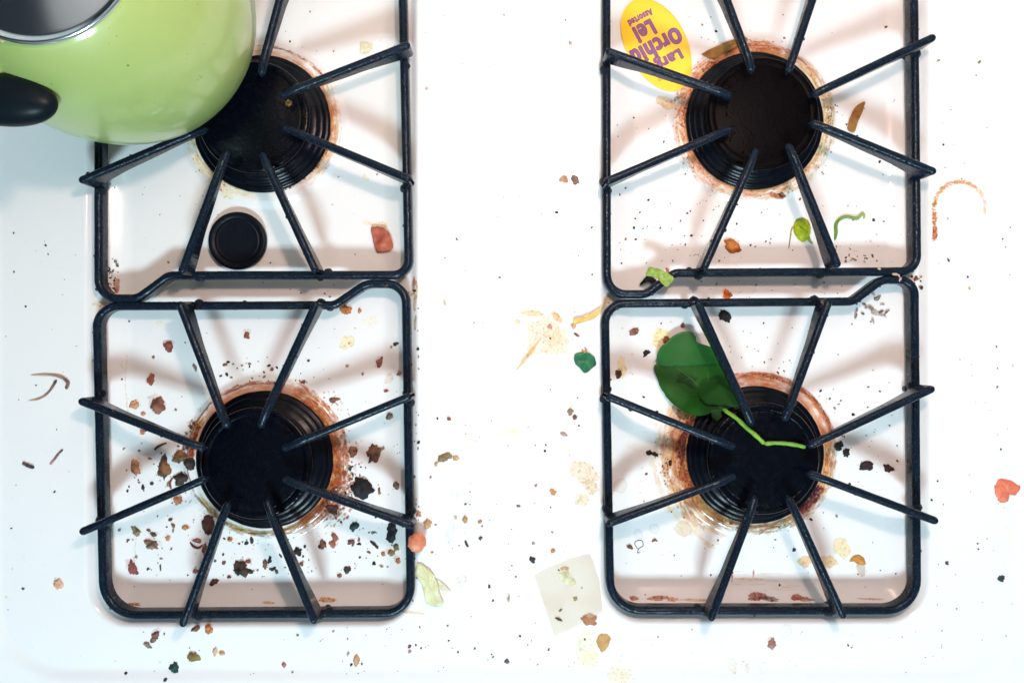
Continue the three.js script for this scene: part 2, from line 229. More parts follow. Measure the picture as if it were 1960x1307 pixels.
// ---------------------------------------------------------------- materials
const M = {
  enamel: new THREE.MeshPhysicalMaterial({ map: topMap, roughness: 0.11, specularIntensity: 0.8 }),
  iron: new THREE.MeshPhysicalMaterial({ specularIntensity: 0.36, specularColor: new THREE.Color(0.8, 0.95, 1), map: ironTint, roughness: 0.31, roughnessMap: ironRough, bumpMap: ironBump, bumpScale: 0.00018 }),
  grit: new THREE.MeshStandardMaterial({ color: new THREE.Color(0.03, 0.026, 0.024), roughness: 0.8 }),
  burner: new THREE.MeshPhysicalMaterial({ color: new THREE.Color(0.0016, 0.0028, 0.0065), roughness: 0.27, specularIntensity: 0.34, bumpMap: ironBump, bumpScale: 0.00005 }),
  cap: new THREE.MeshPhysicalMaterial({ color: new THREE.Color(0.0012, 0.002, 0.005), roughness: 0.3, specularIntensity: 0.28, roughnessMap: ironRough, bumpMap: ironBump, bumpScale: 0.00012 }),
  crustCap: new THREE.MeshPhysicalMaterial({ color: new THREE.Color(0.0022, 0.0016, 0.0024), roughness: 0.4, specularIntensity: 0.08, bumpMap: ironBump, bumpScale: 0.0001 }),
  brass: new THREE.MeshStandardMaterial({ color: new THREE.Color(0.30, 0.2, 0.09), metalness: 1, roughness: 0.35 }),
  plastic: new THREE.MeshPhysicalMaterial({ color: new THREE.Color(0.003, 0.0048, 0.0095), roughness: 0.4, specularIntensity: 0.3, bumpMap: ironBump, bumpScale: 0.0001 }),
  green: new THREE.MeshPhysicalMaterial({ color: new THREE.Color(0.36, 0.49, 0.15), map: greenMap, roughness: 0.34, clearcoat: 0.7, clearcoatRoughness: 0.14, bumpMap: ironBump, bumpScale: 0.00004 }),
  steel: new THREE.MeshStandardMaterial({ color: new THREE.Color(0.86, 0.93, 0.95), metalness: 1, roughness: 0.17 }),
  bakelite: new THREE.MeshPhysicalMaterial({ color: new THREE.Color(0.004, 0.0085, 0.0125), roughness: 0.35, specularIntensity: 0.2 }),
  crumb: new THREE.MeshStandardMaterial({ vertexColors: true, roughness: 0.75, side: THREE.DoubleSide }),
  wet: new THREE.MeshPhysicalMaterial({ vertexColors: true, roughness: 0.4, specularIntensity: 0.4, side: THREE.DoubleSide }),
  skin: new THREE.MeshPhysicalMaterial({ vertexColors: true, roughness: 0.9, transmission: 0.4, thickness: 0, side: THREE.DoubleSide }),
  film: new THREE.MeshPhysicalMaterial({ vertexColors: true, roughness: 0.3, transparent: true, opacity: 0.17, side: THREE.DoubleSide }),
  hood: new THREE.MeshStandardMaterial({ color: new THREE.Color(0.86, 0.88, 0.89), roughness: 0.6 }),
  glow: new THREE.MeshStandardMaterial({ color: 0x111111, emissive: new THREE.Color(1, 0.85, 0.7), emissiveIntensity: 4 }),
  panel: new THREE.MeshStandardMaterial({ color: 0x111111, emissive: new THREE.Color(0.8, 0.95, 1), emissiveIntensity: 3 }),
};

// ---------------------------------------------------------------- the cooktop
{
  const x0 = -0.40, x1 = 0.40, z0 = -0.36, z1 = 0.27, nx = 660, nz = 520, pos = [], uv = [], idx = [];
  for (let j = 0; j <= nz; j++) for (let i = 0; i <= nx; i++) {
    const x = x0 + (x1 - x0) * i / nx, z = z0 + (z1 - z0) * j / nz;
    pos.push(x, ground(x, z), z); uv.push(x / S / CW + 0.5, 0.5 - z / S / CH);
  }
  for (let j = 0; j < nz; j++) for (let i = 0; i < nx; i++) { const a = j * (nx + 1) + i, b = a + nx + 1; idx.push(a, b, a + 1, b, b + 1, a + 1); }
  const skirt = [];
  for (let i = 0; i <= nx; i++) skirt.push([i, 0]); for (let j = 1; j <= nz; j++) skirt.push([nx, j]);
  for (let i = nx - 1; i >= 0; i--) skirt.push([i, nz]); for (let j = nz - 1; j >= 0; j--) skirt.push([0, j]);
  const s0 = pos.length / 3;
  for (const [i, j] of skirt) { const k = j * (nx + 1) + i; pos.push(pos[k * 3], pos[k * 3 + 1], pos[k * 3 + 2], pos[k * 3], -0.05, pos[k * 3 + 2]); uv.push(uv[k * 2], uv[k * 2 + 1], uv[k * 2], uv[k * 2 + 1]); }
  for (let k = 0; k < skirt.length - 1; k++) { const a = s0 + k * 2; idx.push(a, a + 2, a + 1, a + 1, a + 2, a + 3); }
  const g = new THREE.BufferGeometry();
  g.setAttribute('position', new THREE.Float32BufferAttribute(pos, 3)); g.setAttribute('uv', new THREE.Float32BufferAttribute(uv, 2)); g.setIndex(idx); g.computeVertexNormals();
  const c = new THREE.Mesh(g, M.enamel); c.name = 'cooktop'; scene.add(c);
  c.userData.kind = 'structure'; c.userData.label = 'stained white enamel cooktop with two long sunken wells';
}

// ---------------------------------------------------------------- grates
function ringSweep(stations, closed, nSec = 18) {      // stations: {p:[x,yTop,z], n:[nx,nz], w, d}; upright rounded bar
  const pos = [], uv = [], idx = []; let len = 0, last = null;
  const sec = (w, d) => { const r = Math.min(w, d) / 2, out = []; for (let k = 0; k < nSec; k++) { const a = Math.PI * 2 * k / nSec, c = Math.cos(a), s = Math.sin(a); out.push([c * w / 2, s >= 0 ? -r + s * r : -d + r + s * r]); } return out; };
  stations.forEach((st) => {
    if (last) len += Math.hypot(st.p[0] - last[0], st.p[2] - last[2]); last = st.p;
    sec(st.w, st.d).forEach(([a, b], k) => { pos.push(st.p[0] + st.n[0] * a, st.p[1] + b, st.p[2] + st.n[1] * a); uv.push(len, k / nSec * 0.03); });
  });
  const N = stations.length;
  for (let i = 0; i < (closed ? N : N - 1); i++) for (let k = 0; k < nSec; k++) { const a = i * nSec + k, b = i * nSec + (k + 1) % nSec, c = ((i + 1) % N) * nSec + k, d = ((i + 1) % N) * nSec + (k + 1) % nSec; idx.push(a, b, c, b, d, c); }
  const g = new THREE.BufferGeometry();
  g.setAttribute('position', new THREE.Float32BufferAttribute(pos, 3)); g.setAttribute('uv', new THREE.Float32BufferAttribute(uv, 2)); g.setIndex(idx); g.computeVertexNormals(); return g;
}
function roundPath(v) {
  const out = [], n = v.length;
  for (let i = 0; i < n; i++) {
    const [x, y, r] = v[i], p = v[(i + n - 1) % n], q = v[(i + 1) % n];
    const a = Math.hypot(p[0] - x, p[1] - y), b = Math.hypot(q[0] - x, q[1] - y), u = [(p[0] - x) / a, (p[1] - y) / a], w = [(q[0] - x) / b, (q[1] - y) / b];
    const th = Math.acos(Math.max(-1, Math.min(1, u[0] * w[0] + u[1] * w[1]))), t = Math.min(r / Math.tan(th / 2), a * 0.49, b * 0.49), rad = t * Math.tan(th / 2);
    const m = Math.hypot(u[0] + w[0], u[1] + w[1]), cxy = [x + (u[0] + w[0]) / m * rad / Math.sin(th / 2), y + (u[1] + w[1]) / m * rad / Math.sin(th / 2)];
    let a0 = Math.atan2(y + u[1] * t - cxy[1], x + u[0] * t - cxy[0]), a1 = Math.atan2(y + w[1] * t - cxy[1], x + w[0] * t - cxy[0]);
    while (a1 - a0 > Math.PI) a1 -= 2 * Math.PI; while (a1 - a0 < -Math.PI) a1 += 2 * Math.PI;
    for (let k = 0; k <= 10; k++) { const s = a0 + (a1 - a0) * k / 10; out.push([cxy[0] + Math.cos(s) * rad, cxy[1] + Math.sin(s) * rad]); }
  }
  const dense = [];
  out.forEach((p, i) => { const q = out[(i + 1) % out.length], d = Math.hypot(q[0] - p[0], q[1] - p[1]), k = Math.max(1, Math.round(d / 9)); for (let j = 0; j < k; j++) dense.push([p[0] + (q[0] - p[0]) * j / k, p[1] + (q[1] - p[1]) * j / k]); });
  return dense;
}
const F_TOP = 0.0065, F_W = 0.0058, F_D = 0.0122, G_TOP = 0.027;
function frameGeo(v, org) {
  const pts = roundPath(v).map(([x, y]) => W(x, y, F_TOP - 0.002)), n = pts.length;
  return ringSweep(pts.map((p, i) => {
    const a = pts[(i + n - 1) % n], b = pts[(i + 1) % n], tx = b[0] - a[0], tz = b[2] - a[2], l = Math.hypot(tx, tz);
    const wob = 1 + 0.035 * n3(p[0] * 300, p[2] * 300, 4);
    return { p: [p[0] - org[0], F_TOP + 0.0003 * n3(p[0] * 60, p[2] * 60, 8) - org[1], p[2] - org[2]], n: [tz / l, -tx / l], w: F_W * wob, d: F_D };
  }), true);
}
function fingerGeo(o, i, org) {
  const A = W(o[0], o[1], G_TOP - 0.002), B = W(i[0], i[1], G_TOP - 0.002), dx = B[0] - A[0], dz = B[2] - A[2], L = Math.hypot(dx, dz), r = 0.0029, st = [], N = 34;
  const ts = [0.0002, 0.0008, 0.0016, 0.0024, 0.0031]; const all = [...ts.map((s) => s / L)];
  for (let k = 1; k < N; k++) all.push(0.0031 / L + (1 - 0.0062 / L) * k / N);
  all.push(...ts.map((s) => 1 - s / L).reverse());
  for (const t of all) {
    const s = t * L, e = L - s, cap = (q) => (q >= r ? 1 : Math.sqrt(Math.max(0.02, 1 - (1 - q / r) ** 2)));
    const c = Math.min(cap(s), cap(e)), deep = 0.0192 - 0.0070 * sstep(0.02, 0.42, t) - 0.0050 * sstep(0.35, 0.95, t), drop = (1 - cap(e)) * 0.003 + (1 - cap(s)) * 0.0025 + 0.0022 * sstep(0.86, 1, t);
    const wob = 1 + 0.05 * n3(t * 9, o[0], 2);
    st.push({ p: [A[0] + dx * t - org[0], G_TOP - drop - org[1], A[2] + dz * t - org[2]], n: [dz / L, -dx / L], w: 0.0053 * c * wob, d: Math.max(0.003, (deep - drop) * (e < r ? 0.55 + 0.45 * c : 1)) });
  }
  const g = ringSweep(st, false);
  return g;
}
function bead(x, y, z, r, sx = 1, sy = 1, sz = 1) {
  const g = new THREE.IcosahedronGeometry(r, r < 0.0015 ? 1 : 3), p = g.attributes.position;
  for (let i = 0; i < p.count; i++) { const k = 1 + 0.16 * n3(p.getX(i) * 500 + x * 900, p.getY(i) * 500, p.getZ(i) * 500 + z * 900); p.setXYZ(i, p.getX(i) * k * sx + x, p.getY(i) * k * sy + y, p.getZ(i) * k * sz + z); }
  g.computeVertexNormals(); return g;
}
function grate(label, verts, fingers) {
  const c = verts.reduce((a, v) => [a[0] + v[0] / verts.length, a[1] + v[1] / verts.length], [0, 0]);
  const w = W(c[0], c[1], 0), org = [w[0], -DEPTH, w[2]];
  const t = thing('burner_grate', label, 'grate', org, 'four black burner grates');
  part('frame', frameGeo(verts, org), M.iron, t);
  fingers.forEach(([ox, oy, ix, iy], k) => {
    const f = part('finger', fingerGeo([ox, oy], [ix, iy], org), M.iron, t);
    // weld where the finger crosses the frame
    const path = roundPath(verts).map(([x, y]) => W(x, y, F_TOP)), A = W(ox, oy, G_TOP), B = W(ix, iy, G_TOP);
    let best = null; const L = Math.hypot(B[0] - A[0], B[2] - A[2]);
    for (const p of path) { const t2 = Math.max(-0.1, Math.min(0.4, ((p[0] - A[0]) * (B[0] - A[0]) + (p[2] - A[2]) * (B[2] - A[2])) / L / L)), d = Math.hypot(A[0] + (B[0] - A[0]) * t2 - p[0], A[2] + (B[2] - A[2]) * t2 - p[2]); if (!best || d < best.d) best = { d, p }; }
    const [bx, , bz] = best.p, nx = -(B[2] - A[2]) / L, nz = (B[0] - A[0]) / L, sgn = k % 2 ? 1 : -1;
    part('weld_bead', mergeGeometries([bead(bx + nx * 0.0036 * sgn - org[0], 0.004 - org[1], bz + nz * 0.0036 * sgn - org[2], 0.0034, 1, 1.2, 1), bead(bx - nx * 0.003 * sgn - org[0], 0.0025 - org[1], bz - nz * 0.003 * sgn - org[2], 0.0028)]), M.iron, f);
    if (k % 2 === 0) { const gy = ground(bx, bz), h = F_TOP - F_D + 0.001 - gy; if (h > 0.0005) { const cg = new THREE.CylinderGeometry(0.0026, 0.0023, h, 14); cg.translate(bx - org[0], gy + h / 2 - org[1], bz - org[2]); part('foot', cg, M.iron, t); } }
  });
  const grit = [], path2 = roundPath(verts);
  for (let k = 0; k < 70; k++) {
    const onFinger = k % 2, f = fingers[k % fingers.length], u = rr(0.05, 0.9), side = rnd() < 0.5 ? -1 : 1, i = Math.floor(rnd() * path2.length);
    let px, py, y, nx = 0, nz = 0;
    if (onFinger) { px = f[0] + (f[2] - f[0]) * u; py = f[1] + (f[3] - f[1]) * u; const l = Math.hypot(f[2] - f[0], f[3] - f[1]); nx = -(f[3] - f[1]) / l; nz = (f[2] - f[0]) / l; y = G_TOP - rr(0.0008, 0.005); }
    else { [px, py] = path2[i]; const q = path2[(i + 1) % path2.length], l = Math.hypot(q[0] - px, q[1] - py) || 1; nx = -(q[1] - py) / l; nz = (q[0] - px) / l; y = F_TOP - rr(0.0006, 0.006); }
    const w = W(px, py, y), off = side * rr(0.0016, 0.0027); grit.push(bead(w[0] + nx * off - org[0], y - org[1], w[2] + nz * off - org[2], rr(0.0003, 0.0010), rr(0.8, 1.8), rr(0.6, 1), rr(0.8, 1.8)));
  }
  part('baked_grit', mergeGeometries(grit), M.grit, t).userData.kind = 'stuff';
  return t;
}
grate('black grate in the upper left, partly hidden under the green kettle',
  [[187, -62, 40], [640, -62, 28], [690, -105, 32], [768, -105, 48], [782, 526, 30], [322, 527, 28], [262, 571, 34], [187, 571, 50]],
  [[553, -72, 496, 143], [785, 84, 533, 183], [787, 344, 538, 241], [605, 522, 497, 288], [345, 524, 434, 284], [150, 347, 393, 244], [150, 80, 395, 185], [395, -70, 437, 143]]);
grate('black grate in the lower left, over the burner ringed with burnt crumbs',
  [[183, 586, 40], [640, 584, 32], [700, 543, 44], [776, 543, 56], [786, 1174, 50], [197, 1178, 66]],
  [[341, 577, 434, 821], [606, 577, 494, 820], [788, 757, 536, 861], [792, 1008, 537, 916], [603, 1194, 506, 956], [347, 1200, 435, 961], [151, 1020, 394, 916], [149, 766, 391, 860]]);
grate('black grate in the upper right, one finger crossing the yellow oval sticker',
  [[1161, -62, 40], [1610, -62, 28], [1660, -105, 32], [1750, -105, 48], [1757, 519, 30], [1292, 522, 30], [1238, 563, 34], [1162, 563, 52]],
  [[1366, -72, 1443, 137], [1580, -72, 1510, 138], [1792, 69, 1556, 181], [1793, 330, 1552, 232], [1606, 512, 1509, 272], [1346, 518, 1452, 281], [1157, 349, 1404, 244], [1159, 96, 1405, 184]]);
grate('black grate in the lower right, with the big green leaf under its fingers',
  [[1158, 581, 38], [1634, 577, 30], [1690, 535, 42], [1752, 535, 56], [1757, 1169, 60], [1169, 1169, 60]],
  [[1334, 574, 1443, 815], [1589, 572, 1502, 808], [1790, 742, 1548, 855], [1797, 999, 1548, 906], [1617, 1184, 1510, 950], [1360, 1189, 1449, 950], [1161, 1004, 1412, 911], [1159, 757, 1411, 858]]);

// ---------------------------------------------------------------- burners
function lathe(profile, seg = 96, k = 1) { return new THREE.LatheGeometry(profile.map(([r, y]) => new THREE.Vector2(r * k / 1000, y / 1000)), seg); }
function roughUp(g, amp, f, s) { const p = g.attributes.position; for (let i = 0; i < p.count; i++) { const x = p.getX(i), y = p.getY(i), z = p.getZ(i), r = Math.hypot(x, z); if (r < 1e-5) continue; const k = 1 + amp * n3(x / r * f + s, 0.5, z / r * f); p.setX(i, x * k); p.setZ(i, z * k); } g.computeVertexNormals(); return g; }
function uvScale(g) { const u = g.attributes.uv, p = g.attributes.position; for (let i = 0; i < u.count; i++) u.setXY(i, p.getX(i) + p.getY(i) * 0.7, p.getZ(i)); return g; }
function burner(key, label, opt = {}) {
  const c = burnerAt[key], t = thing('gas_burner', label, 'burner', [c[0], -DEPTH + 0.003, c[2]], 'four black gas burners');
  const base = roughUp(lathe([[30, 0.5], [48, 0.2], [48.3, 1.4], [47.6, 2.6], [46, 3.2], [45, 3.1], [44.4, 4.6], [43, 5.4], [41.4, 5.4], [40.8, 6.8], [39, 7.6], [36.5, 8.2], [35.6, 9.5], [35.2, 12]], 128), 0.006, 9, c[0] * 900);
  part('burner_base', uvScale(base, 0.3), M.burner, t);
  part('burner_head', uvScale(lathe([[35.4, 9], [36.2, 12], [36.6, 14.6], [36.2, 16.4], [34, 16.8]]), 0.25), M.burner, t);
  const teeth = [];
  for (let k = 0; k < 40; k++) { const a = k / 40 * Math.PI * 2, b = new THREE.BoxGeometry(0.0012, 0.0036, 0.0024); b.translate(0.0366, 0.0146, 0); b.rotateY(a); teeth.push(b); }
  const ports = part('port_ring', mergeGeometries(teeth), M.burner, t);
  const cap = part('burner_cap', uvScale(lathe([[34, 17], [37.6, 17.2], [38.2, 18], [38.1, 19.6], [37.4, 20.8], [36, 21.4], [33.6, 21.5], [33, 20.9], [31.8, 20.9], [31.2, 21.4], [20, 22 + (opt.dome ?? 0)], [8, 22.2 + (opt.dome ?? 0) * 1.4], [0.01, 22.3 + (opt.dome ?? 0) * 1.5]]), 0.25), opt.crust ? M.crustCap : M.cap, t);
  if (opt.crust) { const bits = []; for (let k = 0; k < 160; k++) { const a = rr(0, 6.28), r = 0.031 * Math.sqrt(rnd()); bits.push(bead(Math.cos(a) * r, 0.0222, Math.sin(a) * r, rr(0.0003, 0.0008), 1, 0.6, 1)); } const m = part('crust', mergeGeometries(bits), M.crustCap, cap); m.userData.kind = 'stuff'; }
  if (opt.igniter) { const g = new THREE.CylinderGeometry(0.0026, 0.0028, 0.0016, 6); g.translate(0.0243, 0.0221, -0.0085); const q = new THREE.TorusGeometry(0.0017, 0.0006, 8, 18); q.rotateX(1.4); q.translate(0.0243, 0.0231, -0.0085); part('igniter', mergeGeometries([g.toNonIndexed(), q.toNonIndexed()]), M.brass, t); }
  return t;
}
burner('ul', 'black gas burner beside the green kettle, with a brass glint', { igniter: true });
burner('ll', 'black gas burner in the lower left, ringed by burnt red-brown crumbs');
burner('ur', 'black gas burner with a crusty cap, beside the yellow oval sticker', { crust: true, dome: 0.4 });
burner('lr', 'black gas burner in the lower right, under the green leaf stem');

// ---------------------------------------------------------------- loose black cap on the well floor
{
  const p = hit(457, 462), t = thing('plastic_cap', 'small round black cap lying below the upper left burner', 'cap', [p[0], p[1], p[2]]);
  const h = 5.4;
  part('shell', uvScale(lathe([[0.01, 0.1], [19, 0.1], [20.2, 0.6], [20.4, h * 0.5], [20.2, h - 0.9], [19.6, h - 0.25], [18.6, h], [17.2, h - 0.1], [16.4, h - 0.7], [15.6, h - 0.9]], 96), 0.15), M.plastic, t);
  part('dish', uvScale(lathe([[15.6, h - 0.9], [14.8, h - 0.5], [14, h - 0.55], [13.2, h - 1.0], [6, h - 1.1], [0.01, h - 1.15]], 96), 0.15), M.plastic, t);
}

// ---------------------------------------------------------------- kettle
{
  const [kx, , kz] = W(307, 86, 0);
  const t = thing('kettle', 'light green enamel kettle with a steel lid and black grip, top left', 'kettle', [kx, 0.027, kz]);
  const curve = new THREE.CatmullRomCurve3([[70, 0], [77, 4], [83, 20], [86.3, 40], [86.3, 54], [83.2, 74], [76.4, 95], [67, 112], [58.5, 122.4], [55.4, 125]].map(([r, y]) => new THREE.Vector3(r, y, 0)));
  part('body', lathe([[0.01, 0.3], [60, 0], ...curve.getPoints(60).map((p) => [p.x, p.y])], 160, 0.963), M.green, t);
  const lid = part('lid', lathe([[55.2, 124.6], [56.2, 125.6], [56.5, 126.8], [55.8, 127.9], [54.6, 128.0], [53.4, 127.2], [52.4, 126.6], [51, 126.6], [49, 126.9], [46, 127.4], [40, 128.4], [28, 130.3], [14, 132], [0.01, 132.6]], 160, 0.955), M.steel, t);
  part('lid_knob', lathe([[0.01, 131], [7, 131.4], [8, 140], [13, 148], [14, 155], [9, 160], [0.01, 161]], 48), M.bakelite, lid);
  // black grip and its green root on the left side
  const g = new THREE.SphereGeometry(1, 48, 32), q = g.attributes.position;
  for (let i = 0; i < q.count; i++) { let x = q.getX(i), y = q.getY(i), z = q.getZ(i); const k = x < 0 ? 1 + 0.25 * x * x : 1; x = x < 0 ? x * 2.2 : x; x = x > 0 ? Math.sign(x) * Math.pow(x, 0.92) : x; q.setXYZ(i, x * 0.0305, y * 0.011 * k, z * 0.0142 * k); }
  g.computeVertexNormals(); g.rotateY(-0.1);
  const c = W(0, 190, 0.13); g.translate(c[0] - kx, 0.13 - 0.027, c[2] - kz);
  part('grip', g, M.bakelite, t);
  const a = W(6, 100, 0.118), b = W(-16, 168, 0.125), path = new THREE.CatmullRomCurve3([new THREE.Vector3(a[0] - kx + 0.012, 0.082, a[2] - kz - 0.01), new THREE.Vector3(a[0] - kx, 0.09, a[2] - kz), new THREE.Vector3(b[0] - kx, 0.1, b[2] - kz)]);
  part('grip_bracket', new THREE.TubeGeometry(path, 24, 0.0135, 24), M.green, t);
  const r = W(45, 100, 0.13); const rv = bead(0, 0, 0, 0.0017, 1, 0.5, 1);
  const ry = 0.027 + 0.106; const rp = W(45, 100, ry), rad = Math.hypot(rp[0] - kx, rp[2] - kz); let yy = 0.1;
  for (const p of curve.getPoints(200)) if (p.y > 60 && Math.abs(p.x * 0.963 / 1000 - rad) < 0.0006) yy = p.y / 1000;
  rv.translate(rp[0] - kx, yy, rp[2] - kz); part('rivet', rv, new THREE.MeshStandardMaterial({ color: new THREE.Color(0.5, 0.42, 0.22), roughness: 0.4 }), t);
}

// ---------------------------------------------------------------- the yellow sticker
{
  const TX = 512, TY = 840, c = document.createElement('canvas'); c.width = TX; c.height = TY; const g = c.getContext('2d');
  const hw = 59, hh = 97, k = TX / (2 * hw);
  g.fillStyle = 'rgb(247,205,44)'; g.fillRect(0, 0, TX, TY);
  for (let i = 0; i < 5000; i++) { g.fillStyle = `rgba(${rr(225, 255)},${rr(170, 225)},${rr(20, 70)},0.09)`; g.fillRect(rr(0, TX), rr(0, TY), rr(2, 9), rr(2, 9)); }
  g.setTransform(k, 0, 0, TY / (2 * hh), TX / 2, TY / 2); g.textAlign = 'center'; g.textBaseline = 'alphabetic'; g.lineJoin = 'round';
  const word = (s, u, v, size, wide, bold = true) => { g.font = `${bold ? 'bold ' : ''}${size}px sans-serif`; const w0 = g.measureText(s).width; g.save(); g.translate(u, v); g.scale(wide / w0, 1); g.lineWidth = size * 0.09; if (bold) { g.strokeStyle = 'rgb(140,50,70)'; g.strokeText(s, 0, 0); } g.fillStyle = bold ? 'rgb(122,84,150)' : 'rgb(120,70,20)'; g.fillText(s, 0, 0); g.restore(); };
  word('1638', 20, -58, 8.5, 19, false); word('Large', 0, -26, 27, 72); word('Orchid', 2, 13, 40, 106); word('Lei', 7, 50, 40, 44); word('Assorted', 3, 67, 16, 52);
  const tex = new THREE.CanvasTexture(c); tex.colorSpace = THREE.SRGBColorSpace; tex.anisotropy = 8;
  const th = 151.7 * Math.PI / 180, ux = Math.cos(th), uy = Math.sin(th), N = 72, R = 14, pos = [], uv = [], idx = [], o = hit(1257, 87);
  for (let layer = 0; layer < 2; layer++) for (let r = 0; r <= R; r++) for (let i = 0; i < N; i++) {
    const a = i / N * Math.PI * 2, f = r / R, egg = 1 + 0.05 * Math.sin(a), u = Math.cos(a) * hw * f * egg * 0.97, v = Math.sin(a) * hh * f * 0.985;
    const px = 1257 + u * ux - v * uy, py = 87 + u * uy + v * ux, h = hit(px, py);
    const lift = 0.0004 + 0.0011 * sstep(0.5, 1, f) * (0.5 + 0.5 * Math.sin(a * 2 + 0.6)) + 0.0004 * n3(px * 0.03, py * 0.03, 1);
    pos.push(h[0] - o[0], h[1] - o[1] + lift + (layer ? 0 : 0.0003), h[2] - o[2]); uv.push(0.5 + u / (2 * hw), 0.5 - v / (2 * hh));
  }
  const L = (R + 1) * N;
  for (let layer = 0; layer < 2; layer++) for (let r = 0; r < R; r++) for (let i = 0; i < N; i++) { const a = layer * L + r * N + i, b = layer * L + r * N + (i + 1) % N, cc = a + N, d = b + N; if (layer) idx.push(a, cc, b, b, cc, d); else idx.push(a, b, cc, b, d, cc); }
  for (let i = 0; i < N; i++) { const a = R * N + i, b = R * N + (i + 1) % N; idx.push(a, b, a + L, b, b + L, a + L); }
  const ge = new THREE.BufferGeometry(); ge.setAttribute('position', new THREE.Float32BufferAttribute(pos, 3)); ge.setAttribute('uv', new THREE.Float32BufferAttribute(uv, 2)); ge.setIndex(idx); ge.computeVertexNormals();
  const m = single('paper_sticker', ge, new THREE.MeshStandardMaterial({ map: tex, roughness: 0.55, side: THREE.DoubleSide }), 'yellow oval paper sticker with purple lettering, lying under a grate finger', 'sticker');
  m.position.set(...o);
}

// ---------------------------------------------------------------- scraps of food
let bitNo = 0;
// a lumpy scrap inside an outline given as seen; o: t thickness mm, mat, base (height under it), dome, irr, c2 second colour, lift(px,py)
function scrapGeo(pts, color, o, org) {
  const s = ++bitNo * 3.71, cxm = pts.reduce((a, p) => a + p[0], 0) / pts.length, cym = pts.reduce((a, p) => a + p[1], 0) / pts.length;
  const N = pts.length, R = o.rings ?? 4, pos = [], col = [], idx = [], c1 = lin(color, 0.78), c2 = lin(o.c2 ?? color, o.c2 ? 0.78 : 0.5), tmp = new THREE.Color();
  const th = (o.t ?? 1) / 1000, f = o.f ?? 0.16;
  for (let layer = 0; layer < 2; layer++) for (let r = 0; r <= R; r++) for (let i = 0; i < N; i++) {
    const q = r / R, px = cxm + (pts[i][0] - cxm) * q, py = cym + (pts[i][1] - cym) * q;
    let p = hit(px, py), y = p[1];
    if (o.base !== undefined) { y = o.base; p = W(px, py, y); }
    const up = (o.lift ? o.lift(px, py) : 0) + (o.wave ?? 0) / 1000 * (0.6 + n3(px * (o.wf ?? 0.07) + s, py * (o.wf ?? 0.07), s)); if (up) { p = W(px, py, y + up); y = p[1]; }
    const dome = layer ? 0 : (o.flat ? 1 : Math.sqrt(1 - q * q * 0.98)) * (0.75 + (o.rough ?? 0.8) * n3(px * f + s, py * f, s));
    pos.push(p[0] - org[0], y + 0.00012 + (layer ? 0 : Math.max(0.00008, th * dome)) - org[1], p[2] - org[2]);
    const k = n3(px * f * 0.8 + s + 40, py * f * 0.8, s) * 1.5 + 0.5, j = 1 + (o.cj ?? 0.3) * n3(px * 0.45 + s, py * 0.45, 3);
    tmp.copy(c1).lerp(c2, Math.max(0, Math.min(1, k - 0.15))).multiplyScalar(j); col.push(tmp.r, tmp.g, tmp.b);
  }
  const L = (R + 1) * N;
  for (let layer = 0; layer < 2; layer++) for (let r = 0; r < R; r++) for (let i = 0; i < N; i++) { const a = layer * L + r * N + i, b = layer * L + r * N + (i + 1) % N, c = a + N, d = b + N; if (!layer) idx.push(a, b, c, b, d, c); else idx.push(a, c, b, b, c, d); }
  for (let i = 0; i < N; i++) { const a = R * N + i, b = R * N + (i + 1) % N; idx.push(a, b, a + L, b, b + L, a + L); }
  const g = new THREE.BufferGeometry(); g.setAttribute('position', new THREE.Float32BufferAttribute(pos, 3)); g.setAttribute('color', new THREE.Float32BufferAttribute(col, 3)); g.setIndex(idx); g.computeVertexNormals(); return g;
}
function smooth(pts, n = 40, rough = 0, tens = 0.22) {
  const c = new THREE.CatmullRomCurve3(pts.map(([x, y]) => new THREE.Vector3(x, y, 0)), true, 'catmullrom', tens), s = ++bitNo * 1.3;
  return c.getSpacedPoints(n).slice(0, n).map((p) => [p.x + rough * n3(p.x * 0.2 + s, p.y * 0.2, s), p.y + rough * n3(p.x * 0.2 + s, p.y * 0.2, s + 9)]);
}
function scrap(name, label, cat, pts, color, o = {}) {
  const cxm = pts.reduce((a, p) => a + p[0], 0) / pts.length, cym = pts.reduce((a, p) => a + p[1], 0) / pts.length;
  const org = o.base !== undefined ? W(cxm, cym, o.base) : hit(cxm, cym);
  const m = single(name, scrapGeo(pts, color, o, org), o.mat ?? M.crumb, label, cat, o.group); m.position.set(...org); return m;
}
function bit(name, label, cat, x, y, w, h, rot, color, o = {}) {
  seed = 7000 + bitNo * 131 + Math.round(x);
  const n = Math.max(12, Math.min(30, Math.round((w + h) * 0.9)));
  return scrap(name, label, cat, outline(x, y, w * (n > 12 && w > 9 ? 1.02 : 0.9), h * (n > 12 && w > 9 ? 1.02 : 0.9), rot, o.irr ?? 0.55, n), color, { t: Math.min(w, h) * S * 1000 * 0.42, rings: Math.max(w, h) > 16 ? 4 : 3, f: 2.2 / Math.max(6, Math.min(w, h)), ...o });
}
